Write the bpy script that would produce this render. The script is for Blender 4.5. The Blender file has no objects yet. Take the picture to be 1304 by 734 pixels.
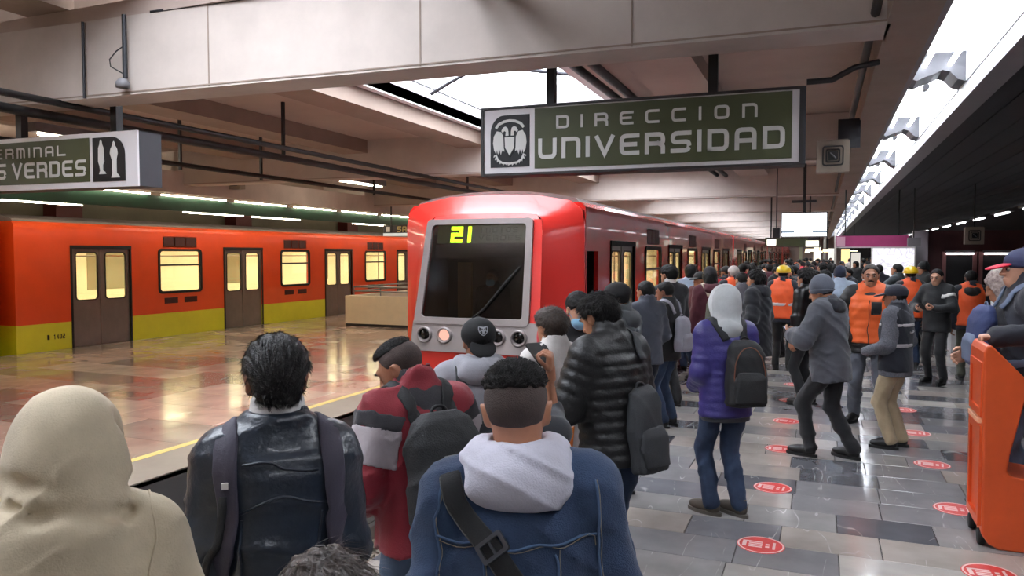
import bpy, bmesh, math, random
import numpy as np
from mathutils import Vector, Matrix

# ------------------------------------------------------------------ camera, sky, exposure
S = bpy.context.scene
COL = S.collection
random.seed(7)
RNG = np.random.default_rng(7)
cam_data = bpy.data.cameras.new('camera')
cam = bpy.data.objects.new('camera', cam_data)
COL.objects.link(cam)
cam_data.sensor_width = 36.0
cam_data.lens = 36.0 * 960 / 1304
cam_data.clip_start = 0.02
cam.location = (0, 0, 1.92)
cam.rotation_euler = (math.radians(90 - 2.505), 0, math.radians(22.295))
S.camera = cam
S.view_settings.view_transform = 'Standard'
S.view_settings.look = 'None'
S.view_settings.gamma = 1
S.view_settings.exposure = 0.0
world = bpy.data.worlds.new('overcast sky')
S.world = world
world.use_nodes = True
world.node_tree.nodes['Background'].inputs[0].default_value = (0.93, 0.96, 1.0, 1)
world.node_tree.nodes['Background'].inputs[1].default_value = 15.0
TUBE_STRENGTH = 48.0          # fluorescent tubes
CAR_LAMP_STRENGTH = 14.0       # lamps inside the train cars

# ------------------------------------------------------------------ small helpers
def lin(c):
    c = [x / 255 for x in c]
    return tuple((x / 12.92 if x <= .04045 else ((x + .055) / 1.055) ** 2.4) for x in c)

MATS = {}
def mat(name, col=(128, 128, 128), rough=.6, metal=0.0, var=0.0, vscale=4.0, bump=0.0, bscale=60.0,
        coat=0.0, emit=0.0, sheen=0.0, spec=.5, stretch=None, col2=None, detail=4, brick=None):
    key = name
    if key in MATS: return MATS[key]
    m = bpy.data.materials.new(name); m.use_nodes = True
    nt = m.node_tree; b = nt.nodes['Principled BSDF']
    L = nt.links.new
    b.inputs['Roughness'].default_value = rough
    b.inputs['Metallic'].default_value = metal
    b.inputs['Coat Weight'].default_value = coat
    b.inputs['Specular IOR Level'].default_value = spec
    if sheen:
        b.inputs['Sheen Weight'].default_value = sheen
        b.inputs['Sheen Roughness'].default_value = .5
    c = lin(col)
    b.inputs['Base Color'].default_value = (*c, 1)
    if emit:
        b.inputs['Emission Color'].default_value = (*c, 1)
        b.inputs['Emission Strength'].default_value = emit
    tc = None
    if var or bump:
        tc = nt.nodes.new('ShaderNodeTexCoord')
        src = tc.outputs['Object']
        if stretch:
            mp = nt.nodes.new('ShaderNodeMapping'); mp.inputs['Scale'].default_value = stretch
            L(src, mp.inputs[0]); src = mp.outputs[0]
    if var:
        n = nt.nodes.new('ShaderNodeTexNoise'); n.inputs['Scale'].default_value = vscale
        n.inputs['Detail'].default_value = detail; n.inputs['Roughness'].default_value = .62
        L(src, n.inputs['Vector'])
        r = nt.nodes.new('ShaderNodeValToRGB')
        r.color_ramp.elements[0].position = .3; r.color_ramp.elements[1].position = .7
        ca = lin(col2) if col2 else tuple(x * (1 - var) for x in c)
        r.color_ramp.elements[0].color = (*ca, 1)
        r.color_ramp.elements[1].color = (*(c if col2 else tuple(min(1, x * (1 + var * .6)) for x in c)), 1)
        L(n.outputs['Fac'], r.inputs[0]); L(r.outputs[0], b.inputs['Base Color'])
    if bump:
        n = nt.nodes.new('ShaderNodeTexNoise'); n.inputs['Scale'].default_value = bscale
        n.inputs['Detail'].default_value = 5
        L(src, n.inputs['Vector'])
        bp = nt.nodes.new('ShaderNodeBump'); bp.inputs['Strength'].default_value = bump
        bp.inputs['Distance'].default_value = .01
        L(n.outputs['Fac'], bp.inputs['Height']); L(bp.outputs[0], b.inputs['Normal'])
    MATS[key] = m
    return m

def fabric(col, rough=.85, bs=220, b=.25, var=.18, vs=7, sheen=.15):
    return mat('fabric_%d_%d_%d_%d' % (*col, int(rough * 100)), col, rough, var=var, vscale=vs, bump=b, bscale=bs, sheen=sheen)

def glass(name, tint, refl=.12, trans=.85, rough=.03):
    if name in MATS: return MATS[name]
    m = bpy.data.materials.new(name); m.use_nodes = True
    nt = m.node_tree; nt.nodes.clear(); L = nt.links.new
    out = nt.nodes.new('ShaderNodeOutputMaterial')
    t = nt.nodes.new('ShaderNodeBsdfTransparent'); t.inputs[0].default_value = (*lin(tint), 1)
    g = nt.nodes.new('ShaderNodeBsdfGlossy'); g.inputs['Roughness'].default_value = rough
    lw = nt.nodes.new('ShaderNodeLayerWeight'); lw.inputs[0].default_value = .5
    mx = nt.nodes.new('ShaderNodeMixShader')
    pw = nt.nodes.new('ShaderNodeMath'); pw.operation = 'POWER'; pw.inputs[1].default_value = 5
    L(lw.outputs['Facing'], pw.inputs[0]); lw = pw
    ad = nt.nodes.new('ShaderNodeMath'); ad.operation = 'MULTIPLY_ADD'; ad.inputs[1].default_value = .85; ad.inputs[2].default_value = .03 + refl * .2
    L(lw.outputs[0], ad.inputs[0]); L(ad.outputs[0], mx.inputs[0]); L(t.outputs[0], mx.inputs[1]); L(g.outputs[0], mx.inputs[2]); L(mx.outputs[0], out.inputs[0])
    MATS[name] = m
    return m

def emitter(name, col, s):
    if name in MATS: return MATS[name]
    m = bpy.data.materials.new(name); m.use_nodes = True
    nt = m.node_tree; nt.nodes.clear()
    out = nt.nodes.new('ShaderNodeOutputMaterial'); e = nt.nodes.new('ShaderNodeEmission')
    e.inputs[0].default_value = (*lin(col), 1); e.inputs[1].default_value = s
    nt.links.new(e.outputs[0], out.inputs[0])
    MATS[name] = m
    return m

def marble(name, tones, rough=(.1, .3), vein=.5, scale=1.0):
    """polished stone slab: tone picked per slab (object or mesh island), clouds and pale veins inside it"""
    m = bpy.data.materials.new(name); m.use_nodes = True
    nt = m.node_tree; b = nt.nodes['Principled BSDF']; L = nt.links.new; N = nt.nodes.new
    oi = N('ShaderNodeObjectInfo'); ge = N('ShaderNodeNewGeometry')
    ad = N('ShaderNodeMath'); ad.operation = 'ADD'; L(oi.outputs['Random'], ad.inputs[0]); L(ge.outputs['Random Per Island'], ad.inputs[1])
    fr = N('ShaderNodeMath'); fr.operation = 'FRACT'; L(ad.outputs[0], fr.inputs[0])
    rp = N('ShaderNodeValToRGB'); rp.color_ramp.interpolation = 'CONSTANT'
    els = rp.color_ramp.elements
    els[0].color = (*lin(tones[0]), 1); els[0].position = 0
    els[1].color = (*lin(tones[1]), 1); els[1].position = 1 / len(tones)
    for i, t in enumerate(tones[2:], 2):
        e = els.new(i / len(tones)); e.color = (*lin(t), 1)
    L(fr.outputs[0], rp.inputs[0])
    mul = N('ShaderNodeMath'); mul.operation = 'MULTIPLY'; mul.inputs[1].default_value = 37.0; L(fr.outputs[0], mul.inputs[0])
    va = N('ShaderNodeVectorMath'); va.operation = 'ADD'; L(ge.outputs['Position'], va.inputs[0]); L(mul.outputs[0], va.inputs[1])
    n1 = N('ShaderNodeTexNoise'); n1.inputs['Scale'].default_value = 3.2 * scale; n1.inputs['Detail'].default_value = 6; L(va.outputs[0], n1.inputs['Vector'])
    mx = N('ShaderNodeMix'); mx.data_type = 'RGBA'; mx.blend_type = 'MULTIPLY'; mx.inputs['Factor'].default_value = .55
    L(rp.outputs[0], mx.inputs['A'])
    r2 = N('ShaderNodeValToRGB'); r2.color_ramp.elements[0].position = .3; r2.color_ramp.elements[0].color = (.62, .62, .62, 1); r2.color_ramp.elements[1].position = .68; r2.color_ramp.elements[1].color = (1.15, 1.13, 1.12, 1)
    L(n1.outputs['Fac'], r2.inputs[0]); L(r2.outputs[0], mx.inputs['B'])
    # veins: thin level lines of a warped noise
    n2 = N('ShaderNodeTexNoise'); n2.inputs['Scale'].default_value = 1.9 * scale; n2.inputs['Detail'].default_value = 2; n2.inputs['Distortion'].default_value = .5
    vr = N('ShaderNodeMapping'); vr.inputs['Rotation'].default_value = (0, 0, .7); vr.inputs['Scale'].default_value = (1.6, .3, 1); L(va.outputs[0], vr.inputs[0]); L(vr.outputs[0], n2.inputs['Vector'])
    sb = N('ShaderNodeMath'); sb.operation = 'SUBTRACT'; sb.inputs[1].default_value = .5; L(n2.outputs['Fac'], sb.inputs[0])
    ab = N('ShaderNodeMath'); ab.operation = 'ABSOLUTE'; L(sb.outputs[0], ab.inputs[0])
    r3 = N('ShaderNodeValToRGB'); r3.color_ramp.elements[0].color = (1, 1, 1, 1); r3.color_ramp.elements[0].position = .0; r3.color_ramp.elements[1].color = (0, 0, 0, 1); r3.color_ramp.elements[1].position = .005
    L(ab.outputs[0], r3.inputs[0])
    fm = N('ShaderNodeMath'); fm.operation = 'MULTIPLY'; fm.inputs[1].default_value = vein; L(r3.outputs[0], fm.inputs[0])
    n6 = N('ShaderNodeTexNoise'); n6.inputs['Scale'].default_value = 5.5; L(va.outputs[0], n6.inputs['Vector'])
    r6 = N('ShaderNodeValToRGB'); r6.color_ramp.elements[0].position = .45; r6.color_ramp.elements[1].position = .62; L(n6.outputs['Fac'], r6.inputs[0])
    f6 = N('ShaderNodeMath'); f6.operation = 'MULTIPLY'; L(fm.outputs[0], f6.inputs[0]); L(r6.outputs[0], f6.inputs[1]); fm = f6
    m2 = N('ShaderNodeMix'); m2.data_type = 'RGBA'; L(fm.outputs[0], m2.inputs['Factor']); L(mx.outputs['Result'], m2.inputs['A']); m2.inputs['B'].default_value = (.85, .83, .8, 1)
    L(m2.outputs['Result'], b.inputs['Base Color'])
    n4 = N('ShaderNodeTexNoise'); n4.inputs['Scale'].default_value = 2.2; n4.inputs['Detail'].default_value = 5; L(ge.outputs['Position'], n4.inputs['Vector'])
    mr = N('ShaderNodeMapRange'); mr.inputs['From Min'].default_value = .3; mr.inputs['From Max'].default_value = .7
    mr.inputs['To Min'].default_value = rough[0]; mr.inputs['To Max'].default_value = rough[1]
    L(n4.outputs['Fac'], mr.inputs['Value']); L(mr.outputs[0], b.inputs['Roughness'])
    bp = N('ShaderNodeBump'); bp.inputs['Strength'].default_value = .035; bp.inputs['Distance'].default_value = .02
    n5 = N('ShaderNodeTexNoise'); n5.inputs['Scale'].default_value = 5; n5.inputs['Detail'].default_value = 3; L(va.outputs[0], n5.inputs['Vector'])
    L(n5.outputs['Fac'], bp.inputs['Height']); L(bp.outputs[0], b.inputs['Normal'])
    b.inputs['Specular IOR Level'].default_value = .6
    return m

# ------------------------------------------------------------------ objects, labels
def tag(o, label=None, cat=None, group=None, kind=None):
    if label: o['label'] = label
    if cat: o['category'] = cat
    if group: o['group'] = group
    if kind: o['kind'] = kind
    return o

def empty(name, loc=(0, 0, 0), rz=0.0):
    o = bpy.data.objects.new(name, None); COL.objects.link(o)
    o.location = loc; o.rotation_euler = (0, 0, rz); o.empty_display_size = .1
    return o

def mesh_np(name, V, F, m=None, smooth=True):
    """mesh from an (n,3) array and a list or (m,4) array of faces"""
    me = bpy.data.meshes.new(name)
    V = np.asarray(V, dtype=np.float32)
    if isinstance(F, np.ndarray):
        k = F.shape[1]
        me.vertices.add(len(V)); me.vertices.foreach_set('co', V.ravel())
        me.loops.add(F.size); me.loops.foreach_set('vertex_index', F.astype(np.int32).ravel())
        me.polygons.add(len(F)); me.polygons.foreach_set('loop_start', np.arange(0, F.size, k, dtype=np.int32))
        me.polygons.foreach_set('use_smooth', np.full(len(F), smooth))
        me.update(calc_edges=True)
    else:
        me.from_pydata([tuple(v) for v in V], [], F)
        if smooth:
            for p in me.polygons: p.use_smooth = True
        me.update()
    if m is not None: me.materials.append(m)
    return me

def put(name, me, parent=None, loc=None, rot=None):
    o = bpy.data.objects.new(name, me); COL.objects.link(o)
    if parent is not None: o.parent = parent
    if loc is not None: o.location = loc
    if rot is not None: o.rotation_euler = rot
    return o

class MB:
    """collects boxes, prisms and tubes and links them as one mesh object"""
    def __init__(s): s.v = []; s.f = []; s.mi = []; s.cur = 0; s.sm = []
    def _add(s, vs, fs, smooth=False):
        n = len(s.v); s.v += [tuple(v) for v in vs]
        for f in fs:
            s.f.append([i + n for i in f]); s.mi.append(s.cur); s.sm.append(smooth)
        return s
    def box(s, x0, x1, y0, y1, z0, z1, M=None, c=0.0):
        if x0 > x1: x0, x1 = x1, x0
        if y0 > y1: y0, y1 = y1, y0
        if z0 > z1: z0, z1 = z1, z0
        if c:                                           # chamfered top edges
            vs = [(x0, y0, z0), (x1, y0, z0), (x1, y1, z0), (x0, y1, z0), (x0, y0, z1 - c), (x1, y0, z1 - c), (x1, y1, z1 - c), (x0, y1, z1 - c),
                  (x0 + c, y0 + c, z1), (x1 - c, y0 + c, z1), (x1 - c, y1 - c, z1), (x0 + c, y1 - c, z1)]
            fs = [(3, 2, 1, 0), (0, 1, 5, 4), (1, 2, 6, 5), (2, 3, 7, 6), (3, 0, 4, 7), (4, 5, 9, 8), (5, 6, 10, 9), (6, 7, 11, 10), (7, 4, 8, 11), (8, 9, 10, 11)]
        else:
            vs = [(x0, y0, z0), (x1, y0, z0), (x1, y1, z0), (x0, y1, z0), (x0, y0, z1), (x1, y0, z1), (x1, y1, z1), (x0, y1, z1)]
            fs = [(3, 2, 1, 0), (4, 5, 6, 7), (0, 1, 5, 4), (1, 2, 6, 5), (2, 3, 7, 6), (3, 0, 4, 7)]
        if M is not None: vs = [M @ Vector(v) for v in vs]
        return s._add(vs, fs)
    def prism(s, pts, axis, a, b):
        """polygon pts (2D) extruded along axis from a to b; plane coords are the other two axes in xyz order"""
        n = len(pts)
        def P(p, t):
            if axis == 'x': return (t, p[0], p[1])
            if axis == 'y': return (p[0], t, p[1])
            return (p[0], p[1], t)
        vs = [P(p, a) for p in pts] + [P(p, b) for p in pts]
        fs = [list(range(n))[::-1], list(range(n, 2 * n))] + [(i, (i + 1) % n, n + (i + 1) % n, n + i) for i in range(n)]
        return s._add(vs, fs)
    def ring(s, outer, inner, axis, a, b):
        """plate with a hole: outer and inner loops have the same number of points"""
        n = len(outer)
        def P(p, t):
            if axis == 'x': return (t, p[0], p[1])
            if axis == 'y': return (p[0], t, p[1])
            return (p[0], p[1], t)
        vs = [P(p, a) for p in outer] + [P(p, a) for p in inner] + [P(p, b) for p in outer] + [P(p, b) for p in inner]
        fs = []
        for i in range(n):
            j = (i + 1) % n
            fs += [(i, j, n + j, n + i), (2 * n + i, 3 * n + i, 3 * n + j, 2 * n + j), (i, 2 * n + i, 2 * n + j, j), (n + i, n + j, 3 * n + j, 3 * n + i)]
        return s._add(vs, fs)
    def tube(s, pts, r, n=8, cap=True, smooth=True):
        pts = [Vector(p) for p in pts]; rs = r if isinstance(r, (list, tuple)) else [r] * len(pts)
        vs = []; fs = []
        up = None
        for i, p in enumerate(pts):
            t = (pts[min(i + 1, len(pts) - 1)] - pts[max(i - 1, 0)]).normalized()
            if up is None: up = Vector((0, 0, 1)) if abs(t.z) < .9 else Vector((1, 0, 0))
            u = t.cross(up)
            if u.length < 1e-4: u = t.cross(Vector((0, 1, 0)))
            u.normalize(); w = u.cross(t).normalized(); up = w
            for k in range(n):
                a = 2 * math.pi * k / n
                vs.append(p + (u * math.cos(a) + w * math.sin(a)) * rs[i])
        for i in range(len(pts) - 1):
            for k in range(n):
                fs.append((i * n + k, i * n + (k + 1) % n, (i + 1) * n + (k + 1) % n, (i + 1) * n + k))
        s._add(vs, fs, smooth)
        if cap:
            m = (len(pts) - 1) * n
            s._add(vs[:n], [list(range(n))[::-1]]); s._add(vs[m:], [list(range(n))])
        return s
    def cyl(s, a, b, r, n=12, r2=None): return s.tube([a, b], [r, r2 if r2 is not None else r], n)
    def lathe(s, prof, c=(0, 0, 0), axis='z', n=20):
        """profile of (radius, height) turned about an axis through c"""
        vs = []; fs = []
        for r, h in prof:
            for k in range(n):
                a = 2 * math.pi * k / n; x = r * math.cos(a); y = r * math.sin(a)
                v = (x, y, h) if axis == 'z' else ((x, h, y) if axis == 'y' else (h, x, y))
                vs.append((v[0] + c[0], v[1] + c[1], v[2] + c[2]))
        for i in range(len(prof) - 1):
            for k in range(n):
                fs.append((i * n + k, i * n + (k + 1) % n, (i + 1) * n + (k + 1) % n, (i + 1) * n + k))
        return s._add(vs, fs, True)
    def mesh(s, name, mats):
        me = bpy.data.meshes.new(name); me.from_pydata(s.v, [], s.f)
        for m in (mats if isinstance(mats, (list, tuple)) else [mats]): me.materials.append(m)
        me.polygons.foreach_set('material_index', s.mi); me.polygons.foreach_set('use_smooth', s.sm)
        bm = bmesh.new(); bm.from_mesh(me); bmesh.ops.recalc_face_normals(bm, faces=bm.faces); bm.to_mesh(me); bm.free()
        me.update()
        return me
    def build(s, name, mats, parent=None, loc=None, rot=None):
        return put(name, s.mesh(name, mats), parent, loc, rot)

def rrect(x0, x1, z0, z1, r, n=4):
    """rounded rectangle, counterclockwise"""
    pts = []
    for cx, cz, a0 in ((x1 - r, z1 - r, 0), (x0 + r, z1 - r, 90), (x0 + r, z0 + r, 180), (x1 - r, z0 + r, 270)):
        for k in range(n + 1):
            a = math.radians(a0 + 90 * k / n)
            pts.append((cx + r * math.cos(a), cz + r * math.sin(a)))
    return pts

def structure(o): o['kind'] = 'structure'; return o

# ------------------------------------------------------------------ stroke lettering (rounded square sign face)
R_ = .28
GLYPH = {
 'D': [[(0, 0), (0, 1), (1, 1, R_), (1, 0, R_), (0, 0)]],
 'I': [[(.5, 0), (.5, 1)]],
 'R': [[(0, 0), (0, 1), (1, 1, R_), (1, .48, .15), (0, .48)], [(.72, .48), (1, .34, .1), (1, 0)]],
 'E': [[(1, 1), (0, 1, R_), (0, 0, R_), (1, 0)], [(0, .5), (.85, .5)]],
 'C': [[(1, 1), (0, 1, R_), (0, 0, R_), (1, 0)]],
 'O': [[(.5, 0), (1, 0, R_), (1, 1, R_), (0, 1, R_), (0, 0, R_), (.5, 0)]],
 'N': [[(0, 0), (0, 1), (1, 1, R_), (1, 0)]],
 'U': [[(0, 1), (0, 0, R_), (1, 0, R_), (1, 1)]],
 'V': [[(0, 1), (.5, 0), (1, 1)]],
 'S': [[(1, 1), (0, 1, R_), (0, .5, R_ * .8), (1, .5, R_ * .8), (1, 0, R_), (0, 0)]],
 'A': [[(0, 0), (0, 1, R_), (1, 1, R_), (1, 0)], [(0, .4), (1, .4)]],
 'T': [[(0, 1), (1, 1)], [(.5, 1), (.5, 0)]],
 'M': [[(0, 0), (0, 1), (1, 1, R_), (1, 0)], [(.5, 1), (.5, 0)]],
 'L': [[(0, 1), (0, 0), (1, 0)]],
 '1': [[(.25, .8), (.6, 1), (.6, 0)]],
 '2': [[(0, 1), (1, 1), (1, .5), (0, .5), (0, 0), (1, 0)]],
 '4': [[(.8, 0), (.8, 1), (0, .3), (1, .3)]],
 '0': [[(.5, 0), (1, 0, R_), (1, 1, R_), (0, 1, R_), (0, 0, R_), (.5, 0)]],
}
def rounded(path):
    out = []
    for i, p in enumerate(path):
        if len(p) == 2 or i in (0, len(path) - 1): out.append((p[0], p[1])); continue
        P = Vector(p[:2]); A = Vector(path[i - 1][:2]); B = Vector(path[i + 1][:2]); r = p[2]
        a = P + (A - P).normalized() * r; b = P + (B - P).normalized() * r
        for k in range(5):
            t = k / 4
            q = a * (1 - t) ** 2 + P * 2 * t * (1 - t) + b * t * t
            out.append((q.x, q.y))
    return out
def stroke_mesh(mb, paths, ox, oz, w, h, t, y0, y1, flip=1):
    """letter strokes in the XZ plane, as bars with round joints, from depth y0 to y1"""
    for path in paths:
        pts = [(ox + (p[0] * (w - t) + t / 2) * flip, oz + p[1] * (h - t) + t / 2) for p in rounded(path)]
        left = []; right = []
        for i, p in enumerate(pts):
            P = Vector(p); a = Vector(pts[i - 1]) if i else None; b = Vector(pts[i + 1]) if i < len(pts) - 1 else None
            d1 = (P - a).normalized() if a is not None else (b - P).normalized()
            d2 = (b - P).normalized() if b is not None else d1
            n1 = Vector((-d1.y, d1.x)); n2 = Vector((-d2.y, d2.x)); n = (n1 + n2)
            if n.length < .3: n = n1
            n.normalize(); k = t / 2 / max(.5, n.dot(n1))
            e = Vector((0, 0))
            if a is None: e = -d1 * t / 2
            if b is None: e = d1 * t / 2
            left.append(P + n * k + e); right.append(P - n * k + e)
        for i in range(len(pts) - 1):
            q = [left[i], left[i + 1], right[i + 1], right[i]]
            mb.prism([(v.x, v.y) for v in q], 'y', y0, y1)
NARROW = {'I': .22, '1': .7}
def text(parent, word, x0, x1, z0, z1, t, y0, y1, m, gap=.3, name='letter'):
    ws = [NARROW.get(c, 1.0) for c in word]
    unit = (x1 - x0) / (sum(ws) + gap * (len(word) - 1))
    x = x0
    for c, w in zip(word, ws):
        mb = MB()
        if c == 'I': mb.box(x + w * unit / 2 - t / 2, x + w * unit / 2 + t / 2, y0, y1, z0, z1)
        else: stroke_mesh(mb, GLYPH[c], x, z0, w * unit, z1 - z0, t, y0, y1)
        mb.build(name, m, parent)
        x += (w + gap) * unit
# ------------------------------------------------------------------ materials of the station
CONC = mat('painted concrete', (196, 184, 176), .75, var=.16, vscale=1.3, bump=.12, bscale=9, detail=7)
CONC_D = mat('brown grey concrete', (150, 132, 120), .8, var=.2, vscale=1.1, bump=.15, bscale=8, detail=7)
CONC_P = mat('plastered soffit', (178, 160, 150), .8, var=.14, vscale=.8, bump=.1, bscale=6, detail=6)
WELL = mat('white skylight curb', (222, 216, 218), .6, var=.05, vscale=2)
OLIVE = mat('olive grey wall', (112, 106, 88), .8, var=.15, vscale=1.2, bump=.1, bscale=10)
DARKW = mat('dark painted wall', (46, 40, 44), .7, var=.2, vscale=1.5)
MAROON_W = mat('dark maroon wall', (74, 38, 38), .6, var=.2, vscale=2)
BLACKSOF = mat('black soffit paint', (24, 27, 34), .75, var=.25, vscale=2.0, stretch=(1, .1, 1))
BLACK = mat('black paint', (20, 20, 22), .5)
RUBBER = mat('black rubber', (18, 18, 18), .8)
DARKMETAL = mat('dark grey metal', (58, 58, 62), .45, metal=.6, var=.12, vscale=5)
STEEL = mat('brushed steel', (150, 146, 142), .32, metal=.9, var=.15, vscale=3, stretch=(1, 1, .15))
GREYPAINT = mat('grey painted metal', (120, 118, 122), .5, var=.1)
WHITE = mat('white enamel', (226, 224, 220), .4)
GREEN = mat('dark green fascia', (14, 52, 34), .5, var=.1)
TUBE = emitter('fluorescent tube', (244, 248, 255), TUBE_STRENGTH)
TUBE_W = emitter('warm fluorescent tube', (255, 240, 214), TUBE_STRENGTH * .8)
TUBE_S = emitter('small hall lamp', (250, 250, 255), 9)

Y0, Y1 = -6.0, 74.0
# ------------------------------------------------------------------ ground levels
floor = structure(MB().box(-2.6, 12, Y0, Y1, -1.1, -.012).build('floor', mat('joint mortar', (70, 66, 64), .8)))
SLAB = marble('polished marble slab', [(168, 163, 158), (140, 138, 140), (92, 93, 98), (190, 184, 178), (160, 152, 147), (124, 124, 129), (150, 147, 146), (100, 100, 105), (170, 161, 154), (134, 132, 134)], rough=(.07, .22), vein=.5)
def slab_rows(x0, x1, y0, y1, w, d, rng):
    """running bond of stone slabs: (x, y, width) of every slab"""
    out = []; y = y0; r = 0
    while y < y1 - .01:
        x = x0 - (0 if r % 2 else w * .5) - rng.uniform(0, .12)
        while x < x1:
            ww = w * rng.choice([1, 1, 1, 1.5])
            a, b = max(x, x0), min(x + ww, x1)
            if b - a > .06: out.append((a, b, y, min(y + d, y1)))
            x += ww
        y += d; r += 1
    return out
def slab_mesh(w, d, m):
    g = .003
    return MB().box(g, w - g, g, d - g, -.015, 0, c=.0025).mesh('stone_slab', m)
rg = random.Random(3)
def pave(parent, x0, x1, y0, y1, w, d, m, near):
    cells = slab_rows(x0, x1, y0, y1, w, d, rg)
    cells.sort(key=lambda c: near(c)); cache = {}; bulk = MB()
    for i, (a, b, ya, yb) in enumerate(cells):
        if i < 298:
            k = (round(b - a, 2), round(yb - ya, 2))
            if k not in cache: cache[k] = slab_mesh(k[0], k[1], m)
            put('stone_slab', cache[k], parent, (a, ya, rg.uniform(-.0006, .0006)))
        else:
            g = .003; bulk.box(a + g, b - g, ya + g, yb - g, -.015, 0)
    o = bulk.build('distant_slabs', m, parent); o['kind'] = 'stuff'
pave(floor, -2.6, 12, -1.6, 45.4, .62, .4, SLAB, lambda c: (abs(c[0] - .35) * .9 + abs(c[2] - 4.3)) + (50 if c[2] < 3.4 else 0))
MB().box(-2.6, 12, Y0, -1.6, -.1, 0).build('rear_paving', SLAB, floor)
MB().box(-2.6, 12, 45.4, Y1, -.1, 0).build('far_paving', SLAB, floor)

floor_left = structure(MB().box(-14.25, -5.3, Y0, Y1, -1.1, -.012).build('floor', mat('joint mortar', (70, 66, 64), .8)))
SLAB_L = marble('polished rose marble slab', [(176, 150, 132), (150, 130, 114), (190, 168, 148), (164, 128, 112), (140, 126, 112), (184, 158, 140)], rough=(.08, .22), vein=.3)
pave(floor_left, -14.25, -5.98, 3.5, 41.5, 1.0, .75, SLAB_L, lambda c: c[2] + abs(c[0] + 9) * .3)
MB().box(-14.25, -5.98, Y0, 3.5, -.1, 0).build('rear_paving', SLAB_L, floor_left)
MB().box(-14.25, -5.98, 41.5, Y1, -.1, 0).build('far_paving', SLAB_L, floor_left)
MB().box(-5.98, -5.88, Y0, Y1, -.05, .002).build('yellow_safety_line', mat('worn yellow paint', (214, 186, 108), .5, var=.15, vscale=6), floor_left)
MB().box(-5.88, -5.3, Y0, Y1, -.05, 0).build('grey_edge_strip', mat('grey edge stone', (128, 118, 108), .35, var=.15, vscale=3), floor_left)
MB().box(-14.36, -14.25, Y0, Y1, -.25, -.004).build('grey_edge_strip', mat('grey edge stone', (128, 118, 108), .35), floor_left)

# track beds
pit = structure(MB().box(-5.3, -2.6, Y0, Y1, -1.4, -1.12).build('track_bed', mat('oily track concrete', (44, 40, 38), .85, var=.4, vscale=3, bump=.4, bscale=20)))
structure(MB().box(-17.4, -14.36, Y0, Y1, -1.4, -1.1).build('track_bed', mat('oily track concrete', (44, 40, 38), .85)))
tr = pit
for x, z, w, h in ((-4.95, -.72, .1, .16), (-2.95, -.72, .1, .16)):
    MB().box(x - w, x + w, Y0, 60, z - h / 2, z + h / 2).build('guide_bar', BLACK, tr)
for x in (-4.65, -3.25):
    MB().box(x - .14, x + .14, Y0, 60, -1.12, -1.0).build('running_way', mat('worn grey steel', (110, 106, 100), .4, metal=.7, var=.2), tr)
    MB().box(x + (.3 if x < -4 else -.3) - .035, x + (.3 if x < -4 else -.3) + .035, Y0, 60, -1.12, -.93).build('rail', STEEL, tr)
for k in range(22):
    y = -1 + k * .9
    for x in (-4.95, -2.95): MB().box(x - .06, x + .06, y - .05, y + .05, -1.12, -.8).build('bar_support', BLACK, tr)
st = MB(); r2 = random.Random(11)
for k in range(2600):
    x = r2.uniform(-4.3, -3.6) if r2.random() < .55 else r2.choice([r2.uniform(-5.25, -4.85), r2.uniform(-3.05, -2.65)])
    y = r2.uniform(1.0, 8.2); q = r2.uniform(.018, .036)
    vs = [(x + q * r2.uniform(.6, 1.2) * dx, y + q * r2.uniform(.6, 1.2) * dy, -1.115 + q * (.9 + .9 * dz)) for dx in (-1, 1) for dy in (-1, 1) for dz in (-1, r2.uniform(.1, .9))]
    st._add(vs, [(0, 1, 3, 2), (4, 6, 7, 5), (0, 4, 5, 1), (2, 3, 7, 6), (1, 5, 7, 3), (0, 2, 6, 4)])
st.build('ballast', mat('ballast stone', (122, 110, 98), .9, var=.45, vscale=9), pit)['kind'] = 'stuff'

# ------------------------------------------------------------------ shell
structure(MB().box(-17.9, -17.4, Y0, Y1, -1.4, 4.3).build('wall_left', OLIVE))
structure(MB().box(11.5, 12, Y0, Y1, 0, 4.3).build('wall_right', DARKW))
structure(MB().box(2.4, 12, Y1 - .1, Y1, 0, 3.6).build('wall_far', DARKW))
structure(MB().box(-17.4, 12, Y1, Y1 + .3, -1.4, 4.3).build('wall_far', mat('far end wall', (120, 100, 92), .7, var=.2, vscale=.6)))
structure(MB().box(-17.9, 12, Y0 - .3, Y0, -1.4, 5.2).build('wall_rear', CONC))
BEAMS = [-2.1 + 7.45 * i for i in range(11)]
SLOPE = .045
def byf(i, x): return BEAMS[i] + SLOPE * (x + 3.5)
for i in range(11):
    b = MB().box(-11.2, 3.9, 0, .38, 3.42, 4.15)
    o = structure(b.build('ceiling_beam', CONC, None, (-3.5, BEAMS[i], 0), (0, 0, SLOPE)))
    MB().box(-11.2, 3.9, -.006, .386, 3.44, 3.452).build('drip_groove', CONC_D, o)
    if i == 1:
        for x in (-3.05, -1.6, .5, 2.2): MB().box(x, x + .012, -.004, .05, 3.43, 4.14).build('formwork_seam', CONC_D, o)
up = structure(MB().box(-2.25, 3.9, .0, .34, 4.15, 4.9).build('ceiling_upstand', CONC, None, (-3.5, BEAMS[1] + .012, 0), (0, 0, SLOPE)))
MB().box(-2.25, 3.9, -.018, .03, 4.145, 4.165).build('construction_joint', DARKMETAL, up)
structure(MB().box(-11.2, -2.25, .22, .34, 4.15, 4.9).build('ceiling_upstand', CONC_D, None, (-3.5, BEAMS[1] + .012, 0), (0, 0, SLOPE)))
for xa in (-7.4, -9.6): structure(MB().box(xa, xa + .6, BEAMS[0] + .4, BEAMS[1] - .05, 4.3, 4.72).build('ceiling_rib', CONC_D))
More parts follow.
